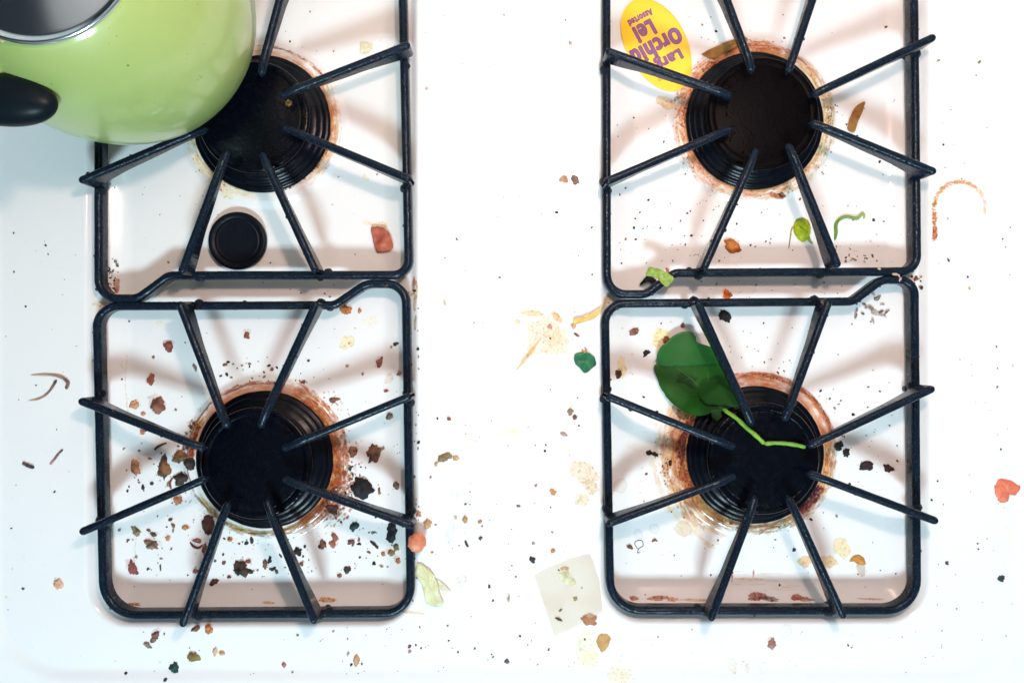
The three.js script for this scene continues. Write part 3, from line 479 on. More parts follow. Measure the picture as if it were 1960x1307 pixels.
// a thin strand lying along a line; ws widths in pixels
function strandGeo(pts, ws, color, o, org) {
  const lift = o.lift ?? (() => 0), c = new THREE.CatmullRomCurve3(pts.map(([x, y]) => new THREE.Vector3(x, y, 0)), false, 'centripetal'), N = o.n ?? 26, K = 8, pos = [], col = [], idx = [], c1 = lin(color, 0.78), c2 = lin(o.c2 ?? color, o.c2 ? 0.78 : 0.55), tmp = new THREE.Color(), s = ++bitNo * 2.1;
  for (let i = 0; i <= N; i++) {
    const t = i / N, p = c.getPoint(t), g = c.getTangent(t), wi = t * (ws.length - 1), w0 = ws[Math.floor(wi)], w1 = ws[Math.min(ws.length - 1, Math.floor(wi) + 1)];
    const end = Math.min(1, Math.sqrt(Math.min(t, 1 - t) * 14) + 0.12), r = (w0 + (w1 - w0) * (wi % 1)) / 2 * S * end * (1 + 0.25 * n3(t * 7 + s, s, 1));
    let q = hit(p.x, p.y); const base = (o.base ?? q[1]) + lift(t); q = W(p.x, p.y, base);
    for (let k = 0; k < K; k++) { const a = k / K * Math.PI * 2, e = Math.cos(a) * r, f = (Math.sin(a) + 1) * r * (o.thick ?? 0.6); pos.push(q[0] - g.y * e - org[0], base + 0.0001 + f - org[1], q[2] + g.x * e - org[2]); tmp.copy(c1).lerp(c2, Math.max(0, Math.min(1, o.c2 ? t + 0.4 * n3(t * 5, s, k * 0.3) : 0.5 + n3(t * 6 + s, k * 0.4, 2)))); col.push(tmp.r, tmp.g, tmp.b); }
  }
  for (let i = 0; i < N; i++) for (let k = 0; k < K; k++) { const a = i * K + k, b = i * K + (k + 1) % K; idx.push(a, b, a + K, b, b + K, a + K); }
  const g = new THREE.BufferGeometry(); g.setAttribute('position', new THREE.Float32BufferAttribute(pos, 3)); g.setAttribute('color', new THREE.Float32BufferAttribute(col, 3)); g.setIndex(idx); g.computeVertexNormals(); return g;
}
function strand(name, label, cat, pts, ws, color, o = {}) {
  const q = hit(...pts[0]), org = o.base !== undefined ? W(pts[0][0], pts[0][1], o.base) : q;
  const m = single(name, strandGeo(pts, ws, color, o, org), o.mat ?? M.crumb, label, cat, o.group); m.position.set(...org); return m;
}

// ---- the big leaf and its stem
{
  const org = hit(1330, 710), t = thing('basil_leaf', 'big torn green leaf with a long stem reaching over the lower right burner', 'leaf', org);
  const up = (px, py) => 0.003 + 0.021 * sstep(1270, 1430, px * 0.75 + py * 0.25 + 140) ;
  const flat = { flat: true, t: 0.5, rings: 8, mat: M.wet, rough: 0.04, f: 0.03, cj: 0.12, lift: (px, py) => up(px, py) + 0.0009 * n3(px * 0.018, py * 0.018, 5.3) };
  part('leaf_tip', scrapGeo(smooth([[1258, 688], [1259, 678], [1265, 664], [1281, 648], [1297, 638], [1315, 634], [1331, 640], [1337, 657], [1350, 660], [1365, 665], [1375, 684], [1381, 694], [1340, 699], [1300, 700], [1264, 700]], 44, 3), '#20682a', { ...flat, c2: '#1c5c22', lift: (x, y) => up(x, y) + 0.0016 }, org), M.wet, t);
  part('leaf_blade', scrapGeo(smooth([[1252, 698], [1256, 720], [1268, 748], [1288, 774], [1312, 790], [1338, 796], [1362, 791], [1384, 786], [1402, 779], [1416, 778], [1412, 762], [1401, 738], [1391, 712], [1378, 688], [1345, 687], [1300, 693], [1264, 697]], 54, 2), '#1f5a17', { ...flat, c2: '#1b4f15' }, org), M.wet, t);  // darker than the tip: other leaf side, plus shade of its tilt painted in
  part('folded_lobe', scrapGeo(smooth([[1338, 745], [1346, 735], [1362, 732], [1384, 738], [1404, 755], [1416, 774], [1400, 778], [1376, 776], [1352, 774], [1340, 762]], 34, 1.5), '#1a4a12', { ...flat, c2: '#174311', lift: (x, y) => up(x, y) + 0.0026 }, org), M.wet, t);
  part('bruise', scrapGeo(outline(1312, 726, 42, 22, 0.35, 1.0, 34), '#153c12', { ...flat, t: 0.12, rings: 4, c2: '#1a4012', lift: (x, y) => up(x, y) + 0.00052 + 0.0009 * n3(x * 0.018, y * 0.018, 5.3) }, org), M.wet, t);
  part('leaf_scrap', scrapGeo(smooth([[1362, 786], [1378, 784], [1382, 796], [1374, 806], [1364, 800]], 20, 1), '#14380f', { ...flat, rings: 3, lift: () => 0.022 }, org), M.wet, t);
  const top = (x, y) => up(x, y) + 0.00048 + 0.0009 * n3(x * 0.018, y * 0.018, 5.3);
  const vein = (pts, w) => part('vein', strandGeo(pts, w, '#2f6c22', { n: 30, thick: 0.28, c2: '#2a621f', lift: (q) => { const i = q * (pts.length - 1), a = pts[Math.floor(i)], b = pts[Math.min(pts.length - 1, Math.floor(i) + 1)], f = i % 1; return top(a[0] + (b[0] - a[0]) * f, a[1] + (b[1] - a[1]) * f); } }, org), M.wet, t);
  vein([[1380, 782], [1350, 752], [1322, 724], [1292, 702]], [3.4, 2.8, 2.2, 1.5]);
  for (const v of [[[1350, 752], [1326, 756], [1300, 752]], [[1350, 752], [1356, 730], [1354, 708]], [[1322, 724], [1298, 730], [1276, 726]], [[1324, 726], [1332, 712], [1332, 699]]]) vein(v, [1.8, 1.5, 1]);
  const h0 = 0.012;
  part('stem', strandGeo([[1384, 783], [1410, 801], [1428, 818], [1446, 833], [1464, 850]], [9.5, 8, 8.5, 7.5, 8], '#6f9f34', { base: h0, thick: 0.9, n: 40, c2: '#8cc043', lift: () => 0 }, org), M.wet, t);
  part('stem', strandGeo([[1462, 849], [1482, 847.5], [1504, 848.5], [1524, 851.5], [1543, 856]], [8, 7.5, 8, 7, 7.5], '#84b452', { base: h0, thick: 0.9, n: 40, c2: '#7fbb40' }, org), M.wet, t);
}
// ---- small green leaf by the right column
{
  const org = hit(1119, 691), t = thing('spinach_leaf', 'small dark green heart-shaped leaf left of the lower right grate', 'leaf', org);
  part('blade', scrapGeo(smooth([[1098, 686], [1101, 677], [1112, 674], [1128, 675], [1138, 684], [1142, 698], [1134, 704], [1126, 711], [1118, 714], [1110, 704], [1102, 697]], 36, 1), '#1f6b48', { flat: true, t: 0.5, rings: 6, c2: '#2c7f58', wave: 0.8, rough: 0.3, f: 0.07 }, org), M.wet, t);
  part('stalk', strandGeo([[1113, 668], [1119, 674], [1122, 670], [1119, 664]], [3, 5, 4, 2], '#d99a62', {}, org), M.crumb, t);
}
// ---- onion, leek and carrot scraps
const onion = 'onion skin';
scrap('red_onion_piece', 'curved red onion piece lying near the right edge of the upper left well', 'onion piece', smooth([[710, 435], [722, 434], [734, 436], [744, 445], [750, 460], [753, 473], [746, 480], [734, 482], [722, 483], [715, 466], [712, 450]], 40, 1), '#c9745c', { t: 1.2, c2: '#a04a3c', mat: M.wet, rough: 0.3, f: 0.05, wave: 2.2, flat: true, rings: 6 });
scrap('onion_skin', 'golden brown onion skin strip against the top of the upper right burner', onion, smooth([[1343, 104], [1364, 92], [1392, 80], [1424, 70], [1433, 76], [1408, 92], [1386, 103], [1366, 113]], 36, 1), '#c79342', { t: 0.5, flat: true, mat: M.skin, c2: '#b27f34', wave: 1.4, rings: 5 });
scrap('onion_skin', 'tan onion skin sliver standing right of the upper right burner', onion, smooth([[1622, 246], [1628, 224], [1636, 206], [1646, 198], [1657, 194], [1652, 212], [1643, 232], [1637, 252], [1628, 252]], 36, 0.6), '#bd8234', { t: 0.5, flat: true, mat: M.skin, c2: '#c9954c', wave: 2.5, rings: 5 });
scrap('onion_skin', 'tiny cream square scrap half under a finger beside the kettle', onion, smooth([[690, 80], [712, 83], [712, 96], [700, 104], [689, 100]], 20, 0.8), '#f2edcf', { t: 0.4, flat: true, c2: '#e9e2bb', wave: 0.6 });
scrap('onion_strip', 'yellow onion strip running into the gap beside the right grates', 'onion strip', smooth([[1097, 611], [1112, 606], [1130, 600], [1142, 592], [1148, 588], [1148, 600], [1136, 609], [1120, 615], [1104, 620], [1098, 621]], 34, 1), '#ecc268', { t: 0.9, flat: true, mat: M.wet, c2: '#f3d98c', wave: 0.8, rings: 4 });
scrap('onion_strip', 'thin pale strip continuing the yellow onion strip beneath the right grates', 'onion strip', smooth([[1146, 590], [1152, 582], [1157, 570], [1162, 572], [1158, 586], [1150, 599]], 22, 0.6), '#f1e8c0', { t: 0.5, flat: true, c2: '#efe0a8' });
scrap('leek_piece', 'ribbed green leek piece draped over the bent corner of the upper right grate', 'leek piece', smooth([[1243, 511], [1258, 514], [1274, 520], [1290, 531], [1284, 542], [1277, 550], [1268, 543], [1256, 532], [1238, 528], [1236, 524]], 40, 1), '#a9c060', { base: 0.0068, t: 0.9, flat: true, mat: M.wet, c2: '#7f9e3c', f: 0.22, wave: 1.2, rings: 6 });
scrap('burnt_leaf', 'curled black leaf scrap beneath the ribbed green leek piece', 'burnt scrap', smooth([[1224, 545], [1232, 534], [1240, 526], [1250, 530], [1258, 538], [1251, 545], [1244, 538], [1234, 540], [1228, 545]], 26, 0.6), '#141a1a', { t: 0.7, wave: 1.2, flat: true });
scrap('onion_piece', 'pale cream onion piece against the lower right corner of the lower left grate', 'onion piece', smooth([[799, 1077], [806, 1080], [820, 1090], [831, 1102], [838, 1116], [843, 1140], [849, 1157], [834, 1159], [816, 1155], [812, 1136], [806, 1115], [795, 1098], [797, 1090]], 46, 1), '#efeec4', { t: 0.8, flat: true, mat: M.wet, c2: '#e6e4b0', wave: 1.5, rings: 6, f: 0.06 });
scrap('onion_piece', 'thin cream sliver pointing right out of the pale onion piece', 'onion piece', smooth([[836, 1108], [848, 1116], [863, 1131], [852, 1132], [842, 1127]], 20, 0.8), '#eee7ca', { t: 0.5, flat: true, c2: '#e6d9b8', wave: 0.6 });
bit('carrot_piece', 'salmon pink carrot lump leaning on the right bar of the lower left grate', 'carrot piece', 798, 1036, 33, 36, 0.2, '#f2a17e', { base: 0.0062, t: 5, mat: M.wet, irr: 0.25, c2: '#e98b68', rough: 0.4 });
scrap('carrot_piece', 'torn salmon red carrot piece alone near the right edge', 'carrot piece', smooth([[1912, 918], [1926, 917], [1940, 922], [1954, 930], [1952, 940], [1944, 947], [1934, 948], [1932, 958], [1922, 962], [1911, 958], [1904, 942], [1905, 930]], 40, 2.5), '#ef7c62', { t: 2.2, mat: M.wet, c2: '#f0906e', rough: 0.6 });
scrap('carrot_piece', 'rounded bit of pale orange peel, hooked, at the lower right of the lower right well', 'carrot piece', smooth([[1626, 1075], [1632, 1065], [1643, 1061], [1654, 1067], [1658, 1080], [1650, 1081], [1642, 1080], [1634, 1073]], 26, 1), '#dd9f4c', { t: 1.6, mat: M.wet, c2: '#c98a3c', rough: 0.6 });
scrap('onion_skin', 'pale tan flap hanging below the hooked orange peel bit', onion, smooth([[1640, 1080], [1655, 1080], [1657, 1100], [1648, 1103], [1641, 1092]], 18, 0.8), '#e6bf94', { t: 0.4, mat: M.film, flat: true });
// ---- the square film and what lies on it
scrap('onion_film', 'large translucent square scrap of onion film on the bottom middle', 'onion film', smooth([[1023, 1101], [1058, 1083], [1096, 1068], [1129, 1060], [1137, 1078], [1147, 1110], [1152, 1150], [1153, 1172], [1122, 1188], [1090, 1206], [1061, 1217], [1049, 1180], [1036, 1140]].flatMap((p, i, a) => { const q = a[(i + 1) % a.length]; return [p, [p[0] * 0.67 + q[0] * 0.33, p[1] * 0.67 + q[1] * 0.33], [p[0] * 0.33 + q[0] * 0.67, p[1] * 0.33 + q[1] * 0.67]]; }), 72, 1), '#ffeecb', { t: 0.1, flat: true, mat: M.film, c2: '#f4d9a8', wave: 0.7, wf: 0.02, rings: 14, rough: 0, f: 0.03, cj: 0.03 });
bit('carrot_crumb', 'pale orange crescent on the upper edge of the square film', 'crumb', 1080, 1088, 20, 7, -0.1, '#f0b98a', { t: 0.9 });
bit('herb_crumb', 'small olive dot in the middle of the square film', 'crumb', 1101, 1145, 9, 9, 0, '#a7a560', { t: 0.9 });
strand('herb_shred', 'dark splinter lying on the lower left of the square film', 'shred', [[1062, 1182], [1069, 1184], [1077, 1189]], [2, 6, 2], '#5e4a22');
bit('onion_crumb', 'yellow greasy scrap with a dark dot near the top of the square film', 'crumb', 1086, 1106, 30, 22, 0.5, '#f0efc4', { t: 0.5, mat: M.wet });
bit('bread_crumb', 'brown crumb splotch on the lower right edge of the square film', 'crumb', 1128, 1187, 28, 22, 0.3, '#b98058', { c2: '#9c6440', t: 1.2 });
bit('bread_crumb', 'tan diamond-shaped crumb just below the square film', 'crumb', 1154, 1230, 25, 32, 0.1, '#d8ac6c', { c2: '#c08e58', t: 1.2, irr: 0.35 });
// ---- lime pod and green curl in the upper right well
{
  const org = hit(1535, 440), t = thing('pea_pod', 'lime green oval pod with a thin tail below the upper right burner', 'pod', org);
  part('pod', scrapGeo(smooth([[1519, 432], [1524, 421], [1535, 417], [1547, 422], [1552, 434], [1551, 448], [1545, 459], [1537, 464], [1527, 457], [1520, 446]], 36, 0.6), '#b7c424', { t: 4.2, rough: 0.3, c2: '#95a91c', rings: 7, f: 0.22 }, org), M.wet, t);
  part('tail', strandGeo([[1521, 432], [1516, 438], [1513, 455], [1510, 477]], [3, 3, 2.6, 2], '#c5a860', { c2: '#a87448' }, org), M.crumb, t);
  part('stalk', strandGeo([[1546, 454], [1550, 461], [1556, 466]], [8, 5, 3], '#9db03a', {}, org), M.wet, t);
}
strand('green_curl', 'thin bent green curl beside the lime oval pod', 'curl', [[1598, 461], [1600, 446], [1600, 430], [1607, 420], [1620, 415], [1640, 418], [1650, 410], [1654, 411], [1654, 420]], [4, 7, 6, 6, 6, 6, 6, 4, 3], '#5d8c38', { c2: '#a9c76a', mat: M.wet, n: 50, thick: 0.9 });
// ---- shreds on the left margin
strand('onion_shred', 'long hooked brown shred on the far left margin', 'shred', [[57, 718], [80, 717], [104, 718], [120, 723], [130, 733], [126, 745]], [2, 4, 5, 6, 7, 7], '#d9b59a', { c2: '#5f4a40', n: 40 });
strand('onion_shred', 'shorter curved brown shred below the hooked one on the left margin', 'shred', [[53, 767], [74, 763], [88, 755], [99, 742], [108, 727]], [2, 4, 4, 5, 6], '#d8aa96', { c2: '#54443c', n: 36 });
strand('onion_shred', 'stubby dark grey shred near the left edge', 'shred', [[42, 885], [52, 890], [65, 895]], [5, 7, 6], '#6b5a52', { c2: '#2c2f30' });
strand('onion_shred', 'straight pinkish shred between the left edge and lower left grate', 'shred', [[95, 889], [103, 880], [112, 868], [120, 860]], [5, 5, 4, 4], '#cf958c', { c2: '#5a4a4c' });
strand('herb_shred', 'dark slanting sliver left of the lower left burner', 'shred', [[295, 861], [303, 854], [319, 847]], [4, 5, 3], '#3a2622', { c2: '#6b4838' });
strand('herb_shred', 'dark slanting sliver near the right bar, below the lower left burner', 'shred', [[708, 1035], [716, 1041], [724, 1050]], [3, 6, 3], '#2c2626', {});
strand('herb_shred', 'red-brown curved shred left of a finger at lower left', 'shred', [[363, 1037], [370, 1045], [380, 1048], [388, 1042]], [3, 5, 5, 2], '#5e2c24', {});
strand('herb_shred', 'small rusty curved shred beside the dark crumb left of the lower left burner', 'shred', [[330, 914], [325, 924], [327, 936]], [3, 5, 3], '#8a4a34', {});
strand('herb_shred', 'upright dark green sliver on the white strip right of the lower left grate', 'shred', [[890, 1034], [893, 1041], [896, 1047]], [3, 5, 3], '#39453a', {});
strand('hair_loop', 'thin dark looped hair in the lower right well', 'hair', [[1222, 1052], [1215, 1040], [1219, 1035], [1229, 1035], [1231, 1044], [1223, 1050], [1221, 1058], [1226, 1056]], [1.4, 1.4, 1.4, 1.4, 1.4], '#4a4334', { n: 60 });
strand('herb_shred', 'rusty hooked flake beside the looped hair', 'shred', [[1248, 1037], [1253, 1033], [1259, 1036]], [3, 5, 2], '#a55c38', {});

// ---- crumbs: what, which one, where, how large, turned, colours
const C = { red: '#a3503c', tanc: '#d09468', dk: '#3a2420', blk: '#14171a', brn: '#7c4a34', teal: '#1f3d3a', olv: '#8e8850', peach: '#eec3a0', org: '#d9752c', pnk: '#d99a88' };
const rows = [
  // lower left well
  ['meat_crumb', 'red-brown crumb by the upper left of the lower left well', 322, 663, 19, 19, 0.3, C.red, '#7c342c'], ['meat_crumb', 'jagged pink-brown crumb pair left of the lower left burner', 288, 727, 14, 23, 0.2, '#b8705c', '#a2584a'],
  ['meat_crumb', 'large reddish crumb with a pointed foot, left of the lower left burner', 299, 774, 29, 31, 0.4, '#a96a5a', '#6e3c34'], ['bread_crumb', 'tan oval crumb beside the large reddish one at left', 256, 773, 14, 19, 0.3, '#d7a478', C.tanc], ['bread_crumb', 'tiny peach crumb just above the left finger', 273, 792, 9, 9, 0, '#dba888', '#c98c6c'],
  ['bread_crumb', 'tan crumb under the left finger in the lower left well', 272, 826, 11, 9, 0.4, C.tanc, '#a87454'], ['bread_crumb', 'ragged upright tan crumb near the left bar', 259, 895, 17, 34, -0.3, '#cf9878', '#b9785a'], ['burnt_crumb', 'brown crumb with a black right edge, near the left bar', 313, 896, 22, 41, 0.15, '#94623e', '#2a2624'],
  ['burnt_crumb', 'olive brown crumb at the left rim of the lower left burner', 344, 875, 24, 23, 0.2, '#9c6c40', '#5e4424'], ['burnt_crumb', 'dark brown crumb touching the left rim of the lower left burner', 362, 888, 20, 22, 0.5, '#5e4438', '#2e2420'], ['burnt_crumb', 'dark pointed crumb above the lower left finger', 346, 917, 27, 28, 0.8, '#4c3c30', '#241e1c'],
  ['herb_crumb', 'dark green speck pair near the left bar of the lower left well', 290, 926, 8, 8, 0, '#2f3830', C.blk], ['herb_crumb', 'dark green crumb beside the lower speck near the left bar', 273, 932, 7, 11, 0.2, '#38423a', C.blk], ['bread_crumb', 'peach crumb below the left end of the lower left burner', 339, 958, 15, 17, 0.3, '#d39a74', '#b27050'],
  ['herb_crumb', 'olive wedge crumb near the lower left bar', 260, 1016, 20, 13, 0.7, '#a18e66', '#6c5e40'], ['meat_crumb', 'dark purple-brown crumb above a peach one at lower left', 293, 1023, 14, 8, 0.1, '#6a4640', '#3c2a28'], ['bread_crumb', 'peach crumb below the purple-brown one', 320, 1030, 10, 10, 0, '#dcaa80', '#c48c62'],
  ['bread_crumb', 'orange-tan crumb left of the lower left finger', 354, 1009, 15, 9, 0.1, '#c98e66', '#a66a48'], ['meat_crumb', 'wide tan crumb with a dark purple top near the lower left corner', 289, 1042, 31, 16, 0.4, '#b99078', '#4c3438'], ['burnt_crumb', 'tall dark brown crumb behind the lower left finger', 399, 1005, 20, 36, 0.15, '#5c3a34', '#2c1c1c'],
  ['meat_crumb', 'red-brown crumb left of the lower left finger', 376, 1035, 18, 9, 0.2, '#b07464', '#7c4438'], ['meat_crumb', 'rusty crumb hugging the lower left finger', 390, 1050, 11, 20, 0.2, '#ae6a50', '#8a4c38'], ['meat_crumb', 'upright raspberry red crumb in the lower left corner', 252, 1088, 17, 29, -0.3, '#a85a58', '#8a3c40'],
  ['bread_crumb', 'small grey-tan crumb above the raspberry red one', 260, 1065, 5, 8, 0, '#a89880', '#8a7a62'], ['herb_shred', 'short upright dark stick right of the raspberry red crumb', 306, 1086, 4, 13, 0, '#4a4e44', '#30342e'], ['bread_crumb', 'small tan crumb between the raspberry crumb and the finger', 308, 1069, 7, 5, 0, '#b9a282', '#9c8664'],
  ['bread_crumb', 'small tan crumb just below the lower left burner', 440, 1032, 10, 9, 0, '#c08a5c', '#8c5a38'], ['burnt_crumb', 'dark crumb just right of the small tan one below the burner', 471, 1039, 9, 8, 0, '#3c2c20', C.blk], ['burnt_crumb', 'upright dark brown crumb right of a dark one below the burner', 481, 1034, 8, 15, 0, '#4a2c1c', '#2a1a14'],
  ['meat_crumb', 'small red-brown crumb left of the large dark flake', 428, 1077, 9, 8, 0, '#8a5444', '#6a3a30'], ['burnt_flake', 'large dark brown flake near the bottom of the lower left well', 460, 1088, 34, 27, 0.7, '#5a4230', '#241a18'], ['burnt_flake', 'narrow dark flake joined to the large one at its right', 477, 1093, 16, 8, 0.4, '#3a2a22', C.blk],
  ['meat_crumb', 'reddish crumb above the large dark flake', 474, 1074, 12, 8, -0.2, '#a05c48', '#7c4030'], ['burnt_crumb', 'slanted dark red crumb on the front slope of the lower left well', 408, 1115, 20, 10, -0.6, '#5c3428', '#3a1e1a'], ['meat_crumb', 'small red crumb left of the front slope crumb, by the finger', 438, 1104, 9, 9, 0, '#8c4c38', '#6a3628'],
  ['meat_crumb', 'tan-red crumb hidden at the finger above the front slope', 373, 1093, 9, 11, 0, '#b27c62', '#9a5c48'], ['meat_crumb', 'red-brown crumb standing left of the right front finger', 618, 1042, 14, 18, 0.2, '#a8604c', '#3c3c28'], ['meat_crumb', 'pink-red crumb next right of the red-brown one below the burner', 636, 1041, 14, 13, 0.3, '#cf8a70', '#b06a50'],
  ['meat_crumb', 'red crumb above the pink-red pair below the burner', 641, 1028, 11, 15, -0.4, '#b06a54', '#84483a'], ['meat_crumb', 'dark pink crumb right of the pair below the burner', 672, 1037, 14, 10, -0.2, '#a26460', '#4a2c30'], ['burnt_crumb', 'small black crumb attached right of the dark pink one', 687, 1041, 9, 6, 0.3, '#3a3230', C.blk],
  ['herb_crumb', 'dark green crumb above the pink crumbs right of the burner bottom', 677, 1007, 14, 17, 0.6, '#2e4a40', '#1e302c'], ['burnt_flake', 'black triangular flake right of the front finger', 571, 1055, 16, 17, 0.1, '#1e1a1e', C.blk], ['herb_crumb', 'teal crumb near the right bar of the lower left well', 741, 1032, 9, 6, 0.2, '#1e5050', '#143838'],
  ['bread_crumb', 'tan crumb near the right bar, lowest but one', 733, 1060, 9, 10, 0, '#c58c6c', '#a46a4c'], ['bread_crumb', 'olive tan crumb beside the right bar of the lower left grate', 748, 1058, 14, 11, 0.2, '#a58a60', '#7e6440'], ['herb_crumb', 'olive crumb cluster above the olive tan crumb beside the bar', 758, 1048, 10, 14, -0.5, '#8a8250', '#6a6638'],
  ['bread_crumb', 'orange-tan crumb lowest along the right bar', 761, 1073, 10, 11, 0, '#c58460', '#a2603e'], ['herb_crumb', 'dark green crumb in the lower right of the lower left well', 716, 1078, 8, 8, 0.4, '#384438', C.blk], ['burnt_flake', 'dark brown flake near the bottom right of the lower left well', 665, 1090, 14, 14, 0.8, '#4c3c34', '#281e1c'],
  ['meat_crumb', 'rust red crumb on the front slope left of the flake', 649, 1102, 9, 9, 0, '#b06a4e', '#8c4c34'], ['meat_crumb', 'rust crumb right of the front finger', 577, 1079, 8, 9, 0, '#a46a50', '#7c4a36'], ['meat_crumb', 'brown crumb left of the front right finger in a cluster', 506, 1080, 10, 16, 0.1, '#8a5c4c', '#5c3a30'],
  ['herb_crumb', 'dark green crumb in the cluster left of the front right finger', 516, 1073, 9, 14, 0.2, '#2c3438', C.blk], ['burnt_crumb', 'grey-brown crumb at the right end of the cluster by the finger', 528, 1093, 8, 10, -0.4, '#7c6c58', '#54483a'], ['burnt_crumb', 'red-brown crumb in the middle of the cluster by the finger', 519, 1089, 9, 6, 0.3, '#6c4438', '#3c2420'],
  ['meat_crumb', 'long pinkish brown crumb upper right of the lower left burner', 726, 694, 12, 18, 0.4, '#b27c70', '#8e5a50'], ['meat_crumb', 'small red crumb touching the long pinkish brown one', 731, 685, 5, 6, 0, '#8e443c', '#6a2e2a'], ['bread_crumb', 'tan crumb by the right bar above the burner', 764, 715, 9, 12, 0.3, '#b49478', '#96785c'],
  ['meat_crumb', 'pink crumb upper right of the lower left burner', 664, 700, 7, 7, 0, '#d9a596', '#c48a7a'], ['meat_crumb', 'pink round crumb below the long pinkish brown one', 694, 716, 6, 7, 0, '#d9a190', '#c58874'], ['meat_crumb', 'small bright red crumb above the lower left burner', 520, 707, 8, 8, 0.3, '#a34a38', '#84342a'],
  ['burnt_crumb', 'brown wedge crumb above the top right rim of the burner', 580, 731, 10, 7, -0.5, '#8a5236', '#6a3a26'], ['meat_crumb', 'ragged brown crumb right of the top right rim', 640, 765, 17, 11, -0.2, '#9a604a', '#6c3e30'], ['meat_crumb', 'rusty oval crumb near the right bar above its finger', 739, 748, 11, 6, 0.1, '#a4624c', '#7c3e30'],
  ['meat_crumb', 'grey-brown crumb below the right finger near the bar', 745, 797, 12, 13, 0.4, '#9a7466', '#6c4c44'], ['burnt_crumb', 'tan and dark brown crumb right of the lower left burner', 675, 863, 16, 22, 0.3, '#a87254', '#4c2c20'], ['burnt_flake', 'curved dark brown flake with a pale notch right of the burner', 714, 866, 25, 36, 0.35, '#8a5c46', '#341e1a'],
  ['burnt_flake', 'large black leaf-like flake right of the lower left burner', 690, 932, 40, 36, 0.4, '#15191f', '#0e1216'], ['burnt_crumb', 'grey and dark ragged crumb beside the right bar', 758, 928, 12, 18, 0.2, '#8a7468', '#3a302c'], ['meat_crumb', 'small red upright crumb between black flake and bar', 725, 937, 6, 9, 0.2, '#a45c4c', '#7c3c30'], ['herb_crumb', 'small brown crumb just below the red upright one', 726, 944, 7, 5, 0, '#b9966c', '#96744c'],
  ['burnt_flake', 'black torn flake hanging from the right finger of the lower left grate', 749, 1013, 22, 36, 0.1, '#101c26', C.blk], ['burnt_crumb', 'dark rust flake under the right finger near the burner', 637, 975, 22, 18, 0.6, '#5a2c24', '#2a1618'], ['herb_crumb', 'dark green crumb beside the right bar at the top of the lower left well', 757, 658, 11, 8, -0.5, '#3a4428', '#262c1a'], ['meat_crumb', 'pale pink crumb touching the dark green one at the bar', 749, 664, 6, 6, 0.4, '#dca890', '#c8907a'],
  ['meat_crumb', 'small red-brown crumb, upper left in the lower left well', 293, 683, 6, 8, 0.3, '#a9655a', '#8a4a42'], ['meat_crumb', 'small brown crumb under the rail, left of the first finger', 472, 642, 12, 14, -0.3, '#a8644e', '#8a4638'], ['burnt_crumb', 'olive brown crumb beside the upper left finger', 372, 702, 9, 15, -0.3, '#a09078', '#7c6c54'], ['burnt_crumb', 'brown crumb above the top of the lower left burner', 431, 698, 10, 5, -0.2, '#94684c', '#6c4830'], ['burnt_crumb', 'brown crumb right of another above the burner top', 477, 696, 8, 5, 0, '#9c744c', '#7a5434'], ['meat_crumb', 'small reddish crumb above the ring of the burner', 336, 784, 6, 6, 0.5, '#b07a68', '#945c4c'],
  ['carrot_piece', 'orange crumb under the bent corner of the lower left grate', 662, 593, 21, 17, 0.4, '#dc8a4a', '#c4703c'], ['bread_crumb', 'small tan crumb right of the orange one under the bent corner', 688, 595, 7, 12, 0.1, '#cf9c78', '#a46c50'],
  // around the lower left grate
  ['bread_crumb', 'pale peach crumb alone left of the lower left grate', 110, 1118, 18, 17, 0.4, C.peach, '#dba888'], ['meat_crumb', 'purple-brown ragged crumb below the lower left grate corner', 296, 1219, 15, 22, 0.5, '#8c6660', '#5c3c3c'], ['bread_crumb', 'grey-brown crumb below the purple-brown one at bottom left', 281, 1234, 17, 9, 0.5, '#a3917c', '#6e6050'],
  ['meat_crumb', 'brown triangular crumb below the front finger at bottom left', 373, 1203, 16, 9, -0.4, '#8c6454', '#6a463c'], ['carrot_piece', 'orange triangular crumb right of the brown one at bottom left', 399, 1205, 15, 17, 0.1, '#d99a62', '#b97844'], ['herb_crumb', 'olive shaggy crumb on the bottom margin', 370, 1258, 24, 21, 0.1, '#a79a5c', '#86783c'],
  ['herb_leaf', 'dark teal leaf scrap on the bottom margin', 332, 1278, 17, 20, 0.3, C.teal, '#1a4c46'], ['burnt_crumb', 'dark crumb cut by the bottom edge of the picture', 316, 1301, 7, 11, 0.5, '#3a3634', C.blk], ['onion_crumb', 'upright pale peach crumb on the bottom margin', 411, 1248, 9, 19, 0, '#eccba8', '#dfb68c'], ['bread_crumb', 'small peach crumb right of the upright pale one', 424, 1250, 11, 7, 0.2, '#e2b68c', '#cc9a6c'],
  ['burnt_crumb', 'small black crumb on the bottom margin, left of the teal scrap', 240, 1289, 6, 7, 0.4, '#34363a', C.blk], ['meat_crumb', 'pinkish crumb on the bottom margin, under the front right finger', 543, 1272, 8, 12, -0.2, '#cf9a8a', '#a87464'], ['bread_crumb', 'fluffy peach crumb on the bottom margin right of the finger', 682, 1264, 13, 16, 0.2, '#d8ad84', '#c69468'], ['bread_crumb', 'small tan crumb upper left of the fluffy peach one', 666, 1251, 6, 10, 0.4, '#c9b090', '#ad9470'], ['burnt_crumb', 'black crumb just below the fluffy peach one', 672, 1272, 6, 7, 0, '#2a2c2c', C.blk],
  ['bread_crumb', 'tan crumb below the rail near the right front finger', 638, 1208, 7, 5, 0.2, '#cdb594', '#b39a74'], ['bread_crumb', 'pink-tan crumb pair below the lower right grate corner', 784, 1247, 9, 8, 0, '#cf9c88', '#b47e68'], ['burnt_crumb', 'dark grey crumb above the pink-tan pair', 784, 1237, 8, 8, 0.5, '#7c7874', '#4c4a48'],
  // middle strip
